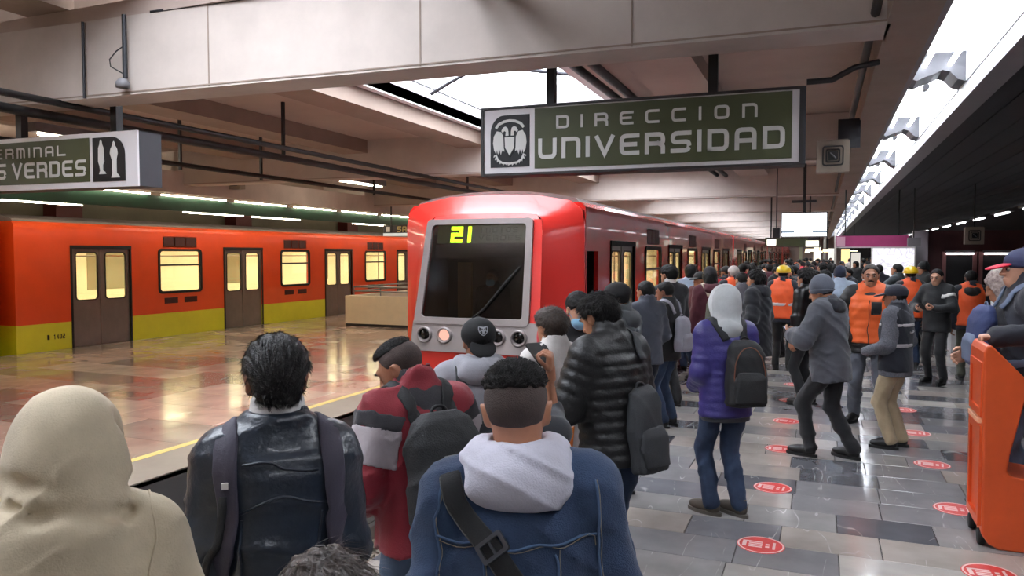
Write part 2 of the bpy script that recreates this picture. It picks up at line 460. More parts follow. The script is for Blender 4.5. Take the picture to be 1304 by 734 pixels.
# ceiling slab with a skylight well in every bay
ceil = MB()
ceil.box(-17.9, -14.7, Y0, Y1, 4.15, 4.3)
for i in range(10):
    ya, yb = BEAMS[i] - .1, BEAMS[i + 1] - .1
    z = 4.15 if i else 4.72
    ceil.box(-14.7, -5.55, ya, yb, z, z + .15); ceil.box(-2.9, .4, ya, yb, z, z + .15)
    ceil.box(-5.55, -2.9, ya, ya + 1.0, z, z + .15); ceil.box(-5.55, -2.9, yb - .55, yb, z, z + .15)
ceil.box(-14.7, .4, Y0, BEAMS[0] - .1, 4.72, 4.87); ceil.box(-14.7, .4, BEAMS[10] - .1, Y1, 4.15, 4.3)
structure(ceil.build('ceiling', CONC_P))
GLZ = glass('skylight glazing', (250, 252, 255), .1)
for i in range(10):
    ya, yb = BEAMS[i] + .9, BEAMS[i + 1] - .65
    z = 4.15 if i else 4.72
    w = MB().ring([(-5.67, ya - .12), (-2.78, ya - .12), (-2.78, yb + .12), (-5.67, yb + .12)], [(-5.55, ya), (-2.9, ya), (-2.9, yb), (-5.55, yb)], 'z', z - .02, z + .62)
    sky = structure(w.build('window_%d' % (i + 1), WELL))
    MB().box(-5.55, -5.54, ya, yb, z + .3, z + .315).build('painted_shadow_line', BLACK, sky)  # shade of the gap drawn as a thin black strip
    MB().box(-5.67, -2.78, ya - .12, yb + .12, z + .62, z + .64).build('pane', GLZ, sky)
    for k in range(1, 3):
        yy = ya + (yb - ya) * k / 3
        MB().tube([(-5.5 + 2.55 * t / 8, yy, z + .2 + .38 * math.sin(math.pi * t / 8)) for t in range(9)], .025, 6).build('arched_bar', DARKMETAL, sky)
    for k in range(2):
        yy = ya + (yb - ya) * (k + .5) / 2
        MB().tube([(-5.4, yy - 1.2, z + .56), (-3.0, yy + 1.2, z + .56)], .03, 6).build('cross_bar', DARKMETAL, sky)
# ribs running between the beams
for i in range(10):
    for xa, xb, za in ((-6.25, -5.68, 3.9), (-8.75, -8.2, 3.9), (-11.2, -10.6, 3.9), (-1.99, -1.27, 3.95)):
        dz = 0 if i else .5
        structure(MB().box(xa, xb, byf(i, xa) + .36, byf(i + 1, xa) + .03, za + dz, 4.16 + dz).build('ceiling_rib', CONC_D if xa < -2 else CONC_P))  # one rib paler: the brighter light on it is put into its colour
# longitudinal beams
structure(MB().box(.37, .66, Y0, Y1, 3.42, 4.75).build('trim_1', CONC_D))
structure(MB().box(-13.05, -12.7, Y0, Y1, 3.24, 3.7).build('trim_2', CONC))
structure(MB().box(-14.9, -14.5, Y0, Y1, 3.3, 4.3).build('trim_3', CONC_D))
# right hand soffit over the platform
sf = structure(MB().box(1.34, 5.45, Y0, Y1, 3.4, 3.5).build('ceiling', BLACKSOF))
for k in range(13): MB().box(1.34 + .316 * k, 1.34 + .316 * k + .3, Y0, 40, 3.385, 3.4).build('soffit_board', BLACKSOF, sf)
structure(MB().box(5.45, 12, Y0, Y1, 3.501, 3.65).build('ceiling', DARKW))
structure(MB().box(.3, 12, Y0, Y1, 4.75, 4.9).build('ceiling', DARKW))
structure(MB().box(-17.9, -14.5, Y0, Y1, 4.28, 4.4).build('ceiling', CONC_D))

# ------------------------------------------------------------------ lamps
REFL = mat('white lamp reflector', (232, 234, 236), .35)
def strip_mesh(L):
    body = MB().box(.66, .7, 0, L, 3.42, 3.75).box(1.15, 1.34, 0, L, 3.3, 3.75).box(.66, 1.34, 0, L, 3.72, 3.75)
    return body.mesh('housing', GREYPAINT)
LN = 3.4
hm = strip_mesh(LN); rm = MB().box(.7, .71, 0, LN - .1, 3.44, 3.71).box(1.14, 1.15, 0, LN - .1, 3.44, 3.71).box(.7, 1.15, 0, LN - .1, 3.7, 3.715).mesh('reflector', REFL)
tm = [MB().tube([(x, .12, 3.6), (x, LN - .3, 3.6)], .019, 8).mesh('tube', TUBE) for x in (.82, 1.02)]
bafp = [(.7, 3.70), (.7, 3.5), (.76, 3.47), (.83, 3.5), (.9, 3.52), (.96, 3.55), (1.02, 3.53), (1.08, 3.46), (1.14, 3.44), (1.15, 3.70)]
bm_ = MB().prism(bafp, 'y', LN - .45, LN - .04).mesh('baffle', DARKMETAL)
cm = MB().cyl((.92, .3, 3.56), (.92, .42, 3.56), .03).mesh('lamp_holder', DARKMETAL)
ORDN = ['first', 'second', 'third', 'fourth', 'fifth', 'sixth', 'seventh', 'eighth']
for k in range(21):
    y = -2.1 + LN * k
    t = tag(empty('strip_light', (0, y, 0)), None, 'lamp', 'row of trough lights over the right platform')
    t['label'] = 'trough light over the right platform, %s counting from the top right corner' % ORDN[max(k - 1, 0)] if k < 9 else 'tiny far trough light where the lamp row meets the crowd'
    for n_, me in (('housing', hm), ('reflector', rm), ('tube', tm[0]), ('tube', tm[1]), ('baffle', bm_), ('lamp_holder', cm)): put(n_, me, t)
# small lamps at the far edge of the black soffit
for k in range(13):
    y = 21.0 + 4.1 * k
    t = tag(empty('edge_lamp', (5.7, y, 0)), 'small bright lamp on the far right edge of the black soffit', 'lamp', 'lamps along the far edge of the black soffit')
    MB().box(-.14, .14, 0, 2.3, 3.36, 3.5).build('housing', GREYPAINT, t)
    MB().tube([(0, .1, 3.33), (0, 2.2, 3.33)], .03, 8).build('tube', TUBE_S, t)
# green fascia with tubes over the left platform edge
gf = tag(empty('green_lamp_fascia', (0, 0, 0)), 'dark green lamp fascia running above the orange train at left', 'light fixture')
MB().box(-13.32, -13.2, Y0, 62, 2.9, 3.19).build('fascia_board', GREEN, gf)
MB().box(-14.3, -13.32, Y0, 62, 3.1, 3.19).build('top_board', GREEN, gf)
tme = MB().tube([(-13.15, 0, 3.215), (-13.15, 1.9, 3.215)], .014, 8).mesh('tube', TUBE_W)
tm2 = MB().tube([(-13.26, 0, 2.88), (-13.26, 1.9, 2.88)], .012, 8).mesh('tube', TUBE_W)
tm3 = MB().tube([(-13.75, 0, 3.05), (-13.75, 1.9, 3.05)], .02, 8).mesh('tube', TUBE_W)
for k in range(27):
    y = 1.2 + 2.2 * k
    put('tube', tme, gf, (0, y, 0))
    if k % 3 != 1: put('tube', tm2, gf, (0, y + .7, 0))
    put('tube', tm3, gf, (0, y, 0))
# fill lamps added under the ribs to brighten the island platform and ceiling
gm = MB().box(-.09, .09, 0, 2.3, 3.72, 3.86).mesh('housing', GREYPAINT); gt = MB().tube([(0, .1, 3.70), (0, 2.2, 3.70)], .024, 8).mesh('tube', TUBE_W)
for k in range(9):
    t = tag(empty('added_fill_lamp', (-10.9, BEAMS[k] + 2.4, 0)), 'fill lamp added under a ceiling rib above the island platform', 'lamp', 'added fill lamps above the island platform')
    put('housing', gm, t, (0, 0, .04)); put('tube', gt, t, (0, 0, .04))

# ------------------------------------------------------------------ conduits and cables of the ceiling
def pipe(name, pts, r, m, label): return tag(MB().tube(pts, r, 8).build(name, m), label, 'pipe')
pipe('conduit', [(-6.0, BEAMS[1] - .17, 4.14), (-6.0, BEAMS[1] - .17, 3.56)], .022, DARKMETAL, 'grey vertical conduit with a junction box on the near beam')
tag(MB().lathe([(0, 0), (.06, .005), (.065, .05), (.03, .09), (0, .09)], (-6.0, BEAMS[1] - .2, 3.46)).build('junction_box', GREYPAINT), 'round junction box at the foot of the beam conduit', 'junction box')
pipe('conduit', [(-6.55, BEAMS[1] - .16, 4.14), (-6.55, BEAMS[1] - .16, 3.42)], .014, DARKMETAL, 'thin conduit on the near beam, left of the junction box')
tag(MB().tube([(-6.02, BEAMS[1] - .17, 3.6), (-6.1, BEAMS[1] - .24, 3.66), (-6.16, BEAMS[1] - .2, 3.74), (-6.05, BEAMS[1] - .22, 3.8), (-6.0, BEAMS[1] - .17, 3.86)], .006, 5).build('loose_cable', BLACK), 'thin loose cable loop beside the junction box', 'cable')
for x, z, r, lab in ((-6.9, 3.40, .035, 'dark cable tray pipe under the beams above the left sign'), (-7.3, 3.34, .05, 'thick black pipe running back above the left sign'), (-2.55, 4.0, .05, 'black pipe beside the skylight, right of the opening'),
                     (-2.32, 3.98, .05, 'second black pipe right of the skylight'), (-9.6, 3.38, .04, 'dark pipe under the beams toward the orange train'), (.3, 3.5, .03, 'cable along the concrete girder by the trough lights')):
    pipe('ceiling_pipe', [(x, -2, z), (x, 60, z)], r, BLACK, lab)
for k, (x, y) in enumerate(((-9.6, 9.3), (-9.6, 11.2), (-7.3, 9.0), (-9.6, 15.0), (-7.3, 15.2))):
    tag(MB().box(x - .02, x + .02, y - .02, y + .02, 3.3, 4.16).build('pipe_hanger', DARKMETAL), 'thin metal hanger holding a pipe below the ceiling', 'hanger', 'pipe hangers under the ceiling')
pipe('cable', [(-.12, 5.98, 3.185), (.05, 6.0, 3.19), (.2, 6.02, 3.27), (.36, 6.04, 3.3)], .022, BLACK, 'black cable from the long hanging sign to the girder')

def speaker(x, y, z, rz, label):
    t = tag(empty('speaker_box', (x, y, z), rz), label, 'loudspeaker')
    MB().box(-.17, .17, -.08, .1, -.18, .18, c=.02).build('cabinet', mat('beige speaker box', (150, 138, 124), .6, var=.1), t)
    MB().ring(rrect(-.11, .11, -.11, .11, .03), rrect(-.095, .095, -.095, .095, .02), 'y', -.09, -.08).build('grille_rim', BLACK, t)
    MB().ring(rrect(-.075, .075, -.075, .075, .02), rrect(-.06, .06, -.06, .06, .015), 'y', -.09, -.08).build('grille_rim', BLACK, t)
    MB().prism(rrect(-.05, .05, -.05, .05, .015), 'y', -.092, -.08).build('cone', BLACK, t)
    MB().cyl((-.03, -.1, .03), (.03, -.1, -.03), .008, 6).build('bracket', GREYPAINT, t)
    return t
spk2 = speaker(.1, 9.2, 3.02, 0, 'square beige loudspeaker on the girder, right of the long sign')
MB().box(.05, .28, .08, .13, .1, .42).build('bracket', DARKMETAL, spk2)
spk_ = speaker(-12.55, 13.8, 3.62, 0, 'square loudspeaker on the beam, right of the left sign')
MB().box(-.18, .1, .08, .14, -.06, .06).build('bracket', DARKMETAL, spk_)
# ------------------------------------------------------------------ metro trains
RED_O = mat('orange red train paint', (226, 78, 30), .28, coat=.25, var=.08, vscale=1.5)
YEL = mat('yellow green train paint', (216, 208, 44), .32, coat=.2, var=.08, vscale=2)
RED_R = mat('red train paint', (206, 42, 36), .25, coat=.35, var=.08, vscale=1.5)
RED_N = mat('red nose paint', (222, 52, 44), .3, coat=.3, var=.06, vscale=1.2)
DOORM = mat('grey brown door metal', (124, 114, 106), .38, metal=.45, var=.16, vscale=2.5)
CREAM = mat('cream interior panel', (236, 231, 214), .6)
VENT = mat('dark maroon vent', (70, 26, 20), .7)
PANE = glass('clear window glass', (250, 246, 226), .1)
CARLAMP = emitter('car interior lamp', (255, 250, 230), CAR_LAMP_STRENGTH)
CARL = 16.7
DOORS = [1.9, 6.2, 10.5, 14.8]; WINS = [4.05, 8.35, 12.65]

def wall_with_holes(mb, x0, x1, y0, y1, bands, holes):
    """bands: (z0, z1, material index); holes: (ya, yb, za, zb)"""
    holes = sorted(holes); y = y0
    def col(ya, yb, cut=None):
        if yb - ya < 1e-4: return
        for z0, z1, mi in bands:
            mb.cur = mi
            if cut is None: mb.box(x0, x1, ya, yb, z0, z1)
            else:
                if z0 < cut[0]: mb.box(x0, x1, ya, yb, z0, min(z1, cut[0]))
                if z1 > cut[1]: mb.box(x0, x1, ya, yb, max(z0, cut[1]), z1)
    for ya, yb, za, zb in holes:
        col(y, ya); col(ya, yb, (za, zb)); y = yb
    col(y, y1); mb.cur = 0

dleaf = {}
def door_leaf_mesh(side):
    # leaf 0.7 wide, local y 0..0.7, window nearer the middle of the leaf
    mb = MB()
    o = [(y, z) for y, z in rrect(0, .7, .0, 2.05, .005)]
    i = rrect(.1, .6, .98, 1.97, .07)
    mb.ring(o, i, 'x', -.03, .0)
    e = .66 if side == 0 else .0
    mb.box(.0, .012, e, e + .04, .0, 2.05)
    return mb.mesh('door_leaf', DOORM)
DL = [door_leaf_mesh(0), door_leaf_mesh(1)]
DPANE = MB().box(-.02, -.012, .08, .62, .96, 1.99).mesh('pane', PANE)
DRIM = MB().ring(rrect(.085, .615, .965, 1.985, .08), rrect(.105, .595, .985, 1.965, .065), 'x', -.005, .012).mesh('window_rubber', RUBBER)
WFR = MB().ring(rrect(-.67, .67, 1.01, 2.07, .1), rrect(-.61, .61, 1.07, 2.01, .07), 'x', -.03, .018).mesh('window_frame', RUBBER)
WPANE = MB().box(-.022, -.014, -.63, .63, 1.05, 2.03).mesh('pane', PANE)
WBAR = MB().box(-.03, .006, -.61, .61, 1.66, 1.7).mesh('window_bar', DARKMETAL)
VT = MB().box(-.01, .0, -.52, .52, 2.1, 2.36)
for k in range(3): VT.box(-.01, .008, -.5 + .34 * k, -.2 + .34 * k, 2.12, 2.34)
VT = VT.mesh('roof_vent', VENT)
VS = MB().box(-.01, .002, -.2, .2, .77, .91)
for k in range(4): VS.box(.0, .008, -.2, .2, .78 + .033 * k, .80 + .033 * k)
VS = VS.mesh('lower_vent', VENT)
DHEAD = MB().box(-.02, .02, -.74, .74, 2.05, 2.12).box(-.03, .015, -.74, -.7, 0, 2.05).box(-.03, .015, .7, .74, 0, 2.05).mesh('door_frame', RUBBER)
SILL = MB().box(-.05, .05, -.72, .72, -.06, .0).mesh('door_sill', STEEL)
def body_mesh(up, low, cab):
    mb = MB(); bands = [(-.85, .55, 1), (.55, 2.46, 0)]
    holes = [(d - .7, d + .7, 0, 2.05) for d in DOORS] + [(w - .62, w + .62, 1.05, 2.03) for w in WINS]
    if cab: holes.append((.04, .56, .05, 1.97))
    wall_with_holes(mb, 1.19, 1.25, 0, CARL, bands, holes)
    wall_with_holes(mb, -1.25, -1.2, 0, CARL, bands, [(w - .62, w + .62, 1.05, 2.03) for w in WINS])
    for a, b in ((0, .06), (CARL - .06, CARL))[1 if cab else 0:]:
        for z0, z1, mi in bands:
            mb.cur = mi; mb.box(-1.2, 1.19, a, b, z0, z1)
    mb.cur = 0
    prof = [(1.25, 2.44), (1.24, 2.5), (1.15, 2.6), (.85, 2.69), (.4, 2.74), (0, 2.75)]
    prof = prof + [(-x, z) for x, z in prof[::-1][1:]]
    mb.prism([(1.25, 2.44), (1.24, 2.52), (1.18, 2.58), (1.0, 2.58), (-1.0, 2.58), (-1.18, 2.58), (-1.24, 2.52), (-1.25, 2.44)], 'y', 0, CARL)
    return mb.mesh('car_body', [up, low])
INT = MB().box(-1.19, -1.17, .1, CARL - .1, 0, 2.2)
INT.box(-1.17, 1.17, .1, CARL - .1, -.05, .0).box(-1.17, 1.17, .1, CARL - .1, 2.2, 2.24)
for d in DOORS[:-1]: INT.box(-1.15, -.85, d + .9, d + 3.4, .4, .45).box(-1.16, -1.1, d + .9, d + 3.4, .45, .95)
for y in (1.0, 15.7): INT.box(-1.15, 1.15, y - .02, y + .02, 0, 2.2)
INT = INT.mesh('interior_lining', CREAM)
LAMPS = MB()
LAMPS.box(-.4, .4, 0, 1.3, 2.17, 2.2)
LAMPS = LAMPS.mesh('ceiling_lamp', CARLAMP)
POLE = MB()
for d in DOORS: POLE.cyl((.0, d, 0), (.0, d, 2.2), .018, 8)
for x in (-.75, .75): POLE.cyl((x, 1.1, 1.9), (x, 15.6, 1.9), .016, 8)
POLE = POLE.mesh('grab_pole', STEEL)
FARW = MB()
for w in WINS: FARW.box(-1.17, -1.16, w - .6, w + .6, 1.06, 2.0)
FARW = FARW.mesh('far_window', mat('grey reflecting pane', (150, 150, 132), .15))
ROOF = MB().prism([(1.16, 2.57), (1.1, 2.63), (.85, 2.69), (.4, 2.74), (0, 2.75), (-.4, 2.74), (-.85, 2.69), (-1.1, 2.63), (-1.16, 2.57)], 'y', .05, CARL - .05).mesh('roof', mat('low bounce roof grey', (120, 108, 104), .7, var=.2, vscale=2))  # roof kept grey to cut red light bouncing onto the ceiling
UNDER = MB().box(-1.15, 1.15, .4, CARL - .4, -1.0, -.4).mesh('underframe', BLACK)
BODY = {('o', False): body_mesh(RED_O, YEL, False), ('r', False): body_mesh(RED_R, RED_R, False), ('r', True): body_mesh(RED_R, RED_R, True)}
def metro_car(x, y, paint, label, cab=False, cat='train car', full=True):
    t = tag(empty('metro_car', (x, y, 0)), label, cat, 'cars of the orange train' if paint == 'o' else 'cars of the red train')
    for n, me in (('car_body', BODY[(paint, cab)]), ('interior_lining', INT), ('underframe', UNDER), ('roof', ROOF)): put(n, me, t)
    for k in range(6): put('ceiling_lamp', LAMPS, t, (0, 1.3 + 2.5 * k, 0))
    if full: put('grab_pole', POLE, t); put('far_window', FARW, t)
    for d in DOORS:
        put('door_frame', DHEAD, t, (1.25, d, 0)); put('door_sill', SILL, t, (1.25, d, 0))
        for s in (0, 1):
            lf = put('door_leaf', DL[s], t, (1.225, d - .7 + .7 * s, 0))
            put('pane', DPANE, lf); put('window_rubber', DRIM, lf)
    for w in WINS:
        f = put('window_frame', WFR, t, (1.25, w, 0)); put('pane', WPANE, f); put('window_bar', WBAR, f)
        put('roof_vent', VT, t, (1.25, w, 0)); put('lower_vent', VS, t, (1.25, w - .3, 0)); put('lower_vent', VS, t, (1.25, w + .3, 0))
    return t
XL = -15.55; XR = -3.95
lc = metro_car(XL, 9.75, 'o', 'orange train car with a yellow lower band and car number, nearest at left')
text(lc, 'M', 0, .05, .16, .25, .012, 0, .004, BLACK, name='car_number')
def sidetext(parent, word, x, ya, yb, z0, z1, t, m, name):
    for c, k in zip(word, range(len(word))):
        if c == ' ': continue
        w = (yb - ya) / len(word)
        mb = MB(); stroke_mesh(mb, GLYPH[c], 0, z0, w * .72, z1 - z0, t, -.004, 0)
        mb.build(name, m, parent, (x, ya + w * k, 0), (0, 0, math.pi / 2))
for o in [c for c in lc.children if c.name.startswith('car_number')]: bpy.data.objects.remove(o)
sidetext(lc, 'M 1402', 1.254, .62, 1.02, .22, .32, .014, BLACK, 'car_number')
metro_car(XL, 26.75, 'o', 'second orange train car, behind the cream stair parapet')
metro_car(XL, 43.75, 'o', 'third orange train car, farthest and behind the red train', full=False)
metro_car(XL, -7.3, 'o', 'orange train car only just showing at the left edge of the view', full=False)
ORD = ['second', 'third', 'fourth']
lead = metro_car(XR, 9.0, 'r', 'red lead car of the arriving train, with the driver cab and large windscreen', cab=True)
for k in range(1, 4):
    metro_car(XR, 9.0 + 17.0 * k, 'r', 'red metro car, %s from the front of the arriving train' % ORD[k - 1], full=k < 3)

# nose of the arriving train (parts of the lead car, local origin at its front end)
def nose():
    rear = []; front = []
    prof = [(1.25, -.9), (1.25, .7), (1.25, 2.3), (1.22, 2.48), (1.05, 2.6), (.6, 2.68), (0, 2.7)]
    fr = [(.86, -.9), (.86, .72), (.80, 2.2), (.78, 2.36), (.7, 2.42), (.4, 2.45), (0, 2.45)]
    fy = [-.66, -.66, -.34, -.30, -.27, -.25, -.25]
    full = lambda pr: pr + [(-x, z) for x, z in pr[::-1][1:]]
    R = full(prof); Fp = full(fr); FY = fy + fy[::-1][1:]
    n = len(R)
    vs = [(x, 0.02, z) for x, z in R] + [(x, -.06, z) for x, z in R]
    vs += [(x * .94, fy_ * .55, z * .99 if z > 0 else z) for (x, z), fy_ in zip([((a[0] + b[0]) / 2, (a[1] + b[1]) / 2) for a, b in zip(R, Fp)], FY)]
    vs += [(x, y, z) for (x, z), y in zip(Fp, FY)]
    fs = []
    for k in range(3):
        for i in range(n - 1): fs.append((k * n + i, k * n + i + 1, (k + 1) * n + i + 1, (k + 1) * n + i))
    mb = MB(); mb._add(vs, fs, True)
    fl = [3 * n + i for i in range(n)]
    # front face: lower apron and the band around the windscreen
    mb._add([vs[i] for i in fl], [list(range(n))])
    return mb
nz_ = nose().build('nose_shell', RED_N, lead)
mo = nz_.modifiers.new('edge', 'EDGE_SPLIT'); mo.split_angle = math.radians(40)
# local plane of the windscreen: y = -.67 at z=.72 to -.31 at z=2.36
def face_y(z): return -.665 + (.355) * max(0, (z - .72)) / (2.36 - .72) - .012
def face_ring(name, outer, inner, m, d0, d1, parent):
    mb = MB(); n = len(outer); vs = []
    for loop, d in ((outer, d0), (inner, d0), (outer, d1), (inner, d1)):
        for x, z in loop: vs.append((x, face_y(z) + d, z))
    fs = []
    for i in range(n):
        j = (i + 1) % n
        fs += [(i, j, n + j, n + i), (2 * n + i, 3 * n + i, 3 * n + j, 2 * n + j), (i, 2 * n + i, 2 * n + j, j), (n + i, n + j, 3 * n + j, 3 * n + i)]
    return mb._add(vs, fs).build(name, m, parent)
SILVER = mat('silver grey cab frame', (150, 140, 138), .4, metal=.3, var=.08, vscale=3)
fr_out = rrect(-.83, .73, 1.06, 2.38, .06); fr_in = rrect(-.74, .64, 1.14, 2.31, .05)
fr_out = [(x * (1.0 - .05 * (z - 1.06)), z) for x, z in fr_out]; fr_in = [(x * (1.0 - .05 * (z - 1.06)), z) for x, z in fr_in]
face_ring('windscreen_frame', fr_out, fr_in, SILVER, -.035, .02, lead)
lowp = MB()
lo = rrect(-.85, .85, .72, 1.1, .03)
lowp._add([(x, face_y(z) - .02, z) for x, z in lo] + [(x, face_y(z) + .02, z) for x, z in lo],
          [list(range(len(lo)))] + [(i, (i + 1) % len(lo), len(lo) + (i + 1) % len(lo), len(lo) + i) for i in range(len(lo))])
lowp.build('headlight_panel', SILVER, lead)
WS = glass('dark windscreen glass', (196, 200, 200), .55, rough=.12)
n = len(fr_in)
MB()._add([(x, face_y(z) - .005, z) for x, z in fr_in] + [(x, face_y(z) + .005, z) for x, z in fr_in],
          [list(range(n)), list(range(n, 2 * n))[::-1]] + [(i, (i + 1) % n, n + (i + 1) % n, n + i) for i in range(n)]).build('windscreen', WS, lead)
# remove the shell face behind the glass by building the cab as a dark box just inside it
cabm = mat('dark cab lining', (66, 64, 64), .8)
def slope_panel(name, x0, x1, z0, z1, m, d, parent, th=.01):
    vs = [(x0, face_y(z0) + d, z0), (x1, face_y(z0) + d, z0), (x1, face_y(z1) + d, z1), (x0, face_y(z1) + d, z1)]
    vs += [(x, y + th, z) for x, y, z in vs]
    return MB()._add(vs, [(0, 1, 2, 3), (7, 6, 5, 4), (0, 4, 5, 1), (1, 5, 6, 2), (2, 6, 7, 3), (3, 7, 4, 0)]).build(name, m, parent)
# opening in the shell: delete its front cap and rebuild it around the windscreen
me = nz_.data
bmx = bmesh.new(); bmx.from_mesh(me)
bmx.faces.ensure_lookup_table()
cap_f = [f for f in bmx.faces if len(f.verts) > 4]
bmesh.ops.delete(bmx, geom=cap_f, context='FACES_ONLY'); bmx.to_mesh(me); bmx.free()
so = MB()                        # sloped red margin left and right of the frame, and the apron under it
for s in (-1, 1):
    vs = [(s * .72, face_y(1.06) + .012, 1.06), (s * .86, face_y(1.06) + .012, 1.06), (s * .80, face_y(2.2) + .012, 2.2), (s * .78, face_y(2.36) + .012, 2.36), (s * .68, face_y(2.36) + .012, 2.36)]
    so._add(vs, [(0, 1, 2, 3, 4)])
so._add([(-.86, -.66, -.9), (.86, -.66, -.9), (.86, -.66, .73), (-.86, -.66, .73)], [(0, 1, 2, 3)])
so._add([(-.78, face_y(2.3) + .012, 2.3), (.78, face_y(2.3) + .012, 2.3), (.7, -.265, 2.42), (.4, -.25, 2.45), (-.4, -.25, 2.45), (-.7, -.265, 2.42)], [(0, 1, 2, 3, 4, 5)])
so.build('front_skirt', RED_N, lead)
cb = MB().box(-1.1, 1.1, .86, .9, .0, 2.3).box(-1.1, 1.1, .0, .9, .28, .3).box(-1.12, -1.1, .05, .9, .3, 2.3).box(-1.1, 1.1, .0, .9, 2.34, 2.36)
cb.box(-.7, .7, -.48, -.2, .3, 1.02)
cb.build('cab_lining', cabm, lead)
MB().box(-.60, -.02, .84, .86, 2.28, 2.3).build('added_cab_lamp', emitter('added cab light', (255, 226, 200), 8), lead)  # lamp added to brighten the cab interior
MB().box(-.72, -.52, .40, .46, .9, 1.82).build('tan_cab_strip', mat('tan cab panel', (196, 160, 124), .6), lead)  # plain tan upright strip inside the windscreen
slope_panel('display_panel', -.64, .64, 2.07, 2.30, emitter('backlit display', (104, 112, 76), .55), .025, lead)
LED = emitter('lime led', (190, 255, 30), 14)
def seg7(word, x, z, w, h, t, gap, m, parent, name):
    for c in word:
        mb = MB()
        for path in GLYPH[c]:
            for a, b in zip(path[:-1], path[1:]):
                ax, az = x + a[0] * w, z + a[1] * h; bx, bz = x + b[0] * w, z + b[1] * h
                x0, x1 = min(ax, bx) - t / 2, max(ax, bx) + t / 2; z0, z1 = min(az, bz) - t / 2, max(az, bz) + t / 2
                vs = [(x0, face_y(z0) + .014, z0), (x1, face_y(z0) + .014, z0), (x1, face_y(z1) + .014, z1), (x0, face_y(z1) + .014, z1)]
                vs += [(q[0], q[1] + .006, q[2]) for q in vs]
                mb._add(vs, [(0, 1, 2, 3), (0, 4, 5, 1), (1, 5, 6, 2), (2, 6, 7, 3), (3, 7, 4, 0)])
        mb.build(name, m, parent); x += w + gap
GLYPH7 = dict(GLYPH); GLYPH['2'] = [[(0, 1), (1, 1), (1, .5), (0, .5), (0, 0), (1, 0)]]; GLYPH['1'] = [[(.5, 1), (.5, 0)]]
seg7('21', -.42, 2.10, .12, .16, .045, .06, LED, lead, 'led_digit')
GLYPH['1'] = GLYPH7['1']
DIM = mat('dim display letters', (60, 66, 48), .6)
def dimtext(word, x0, x1, z0, z1):
    w = (x1 - x0) / len(word)
    for k, c in enumerate(word):
        mb = MB(); stroke_mesh(mb, GLYPH[c], x0 + k * w, z0, w * .7, z1 - z0, .012, 0, .004)
        mb.v = [(a, face_y(cz) + .018, cz) for a, b, cz in mb.v]
        mb.build('display_letter', DIM, lead)
dimtext('INDIOS', -.05, .5, 2.20, 2.27); dimtext('VERDES', -.05, .55, 2.1, 2.17)
slope_panel('sun_visor', -.66, .66, 1.88, 2.05, mat('black visor', (12, 12, 13), .7), .05, lead)
wp = [( -.02, 1.14), (.12, 1.25), (.42, 1.62), (.56, 1.78)]
MB().tube([(x, face_y(z) - .03, z) for x, z in wp], [.012, .014, .018, .01], 6).build('wiper', BLACK, lead)
LENS = mat('dark headlight lens', (26, 24, 24), .12); LIT = emitter('lit headlamp', (255, 190, 170), 1.1)
for x, lit in ((-.66, 0), (-.38, 1), (.34, 0), (.62, 0)):
    yb = face_y(.92) - .02
    h = MB().lathe([(.105, .0), (.105, -.03), (.09, -.045), (.078, -.03), (.078, .0)], (x, yb, .92), 'y', 20).build('headlight_bezel', SILVER, lead)
    MB().lathe([(.078, -.004), (.06, -.014), (.0, -.02)], (x, yb, .92), 'y', 18).build('lit_lens' if lit else 'lens', LIT if lit else LENS, h)
MB().box(1.21, 1.255, -.02, .03, -.1, 2.44).build('cab_corner_post', RED_R, lead)
MB().box(.75, .8, .02, .58, .0, 2.0).build('dark_doorway_sheet', mat('doorway darkness', (10, 11, 12), .8), lead)  # black board paints the dark inside the open cab doorway
MB().box(.9, .96, .25, .30, 1.5, 1.55).box(.9, .96, .25, .30, 1.66, 1.68).build('cab_switches', mat('grey switch', (150, 170, 160), .5), lead)

# ------------------------------------------------------------------ hanging signs
SG = mat('olive sign board', (66, 70, 38), .55, var=.12, vscale=3); SW = mat('white sign face', (214, 208, 210), .35); SBLK = mat('sign black', (14, 13, 17), .6)
LET = mat('white sign letters', (206, 204, 200), .4); SFR = mat('dark sign housing', (34, 28, 28), .5)
def poly(parent, pts, x0, z0, w, h, y0, y1, m, name):
    return MB().prism([(x0 + p[0] * w, z0 + p[1] * h) for p in pts], 'y', y0, y1).build(name, m, parent)
us = tag(empty('hanging_sign', (-1.41, 5.91, 2.585), SLOPE), 'long hanging sign reading DIRECCION UNIVERSIDAD with a black eagle emblem', 'sign')
W, Hs = 2.54, .572
MB().ring([(-W / 2, 0), (W / 2, 0), (W / 2, Hs), (-W / 2, Hs)], [(-W / 2 + .025, .02), (W / 2 - .025, .02), (W / 2 - .025, Hs - .02), (-W / 2 + .025, Hs - .02)], 'y', -.015, .2).build('housing', SFR, us)
MB().box(-W / 2 + .02, W / 2 - .02, .01, .19, .02, Hs - .02).build('lightbox', SFR, us)
MB().box(-W / 2 + .025, W / 2 - .025, -.004, .01, .02, Hs - .02).build('white_face', SW, us)
gx0, gx1 = -W / 2 + .475, W / 2 - .075
MB().box(gx0, gx1, -.009, -.003, .05, Hs - .03).build('green_board', SG, us)
text(us, 'DIRECCION', -W / 2 + .26 * W, -W / 2 + .875 * W, .365, .47, .02, -.014, -.008, LET, gap=.85)
text(us, 'UNIVERSIDAD', -W / 2 + .2 * W, -W / 2 + .952 * W, .125, .292, .033, -.014, -.008, LET, gap=.27)
ix, iz, iw, ih = -W / 2 + .085, .07, .345, .43
arc = [(.35 - .35 * math.sin(a), .65 + .35 * math.cos(a)) for a in [math.pi / 2 * k / 8 for k in range(9)]]
poly(us, [(1, 0), (1, 1)] + arc + [(0, 0)], ix, iz, iw, ih, -.009, -.003, SBLK, 'emblem_panel')
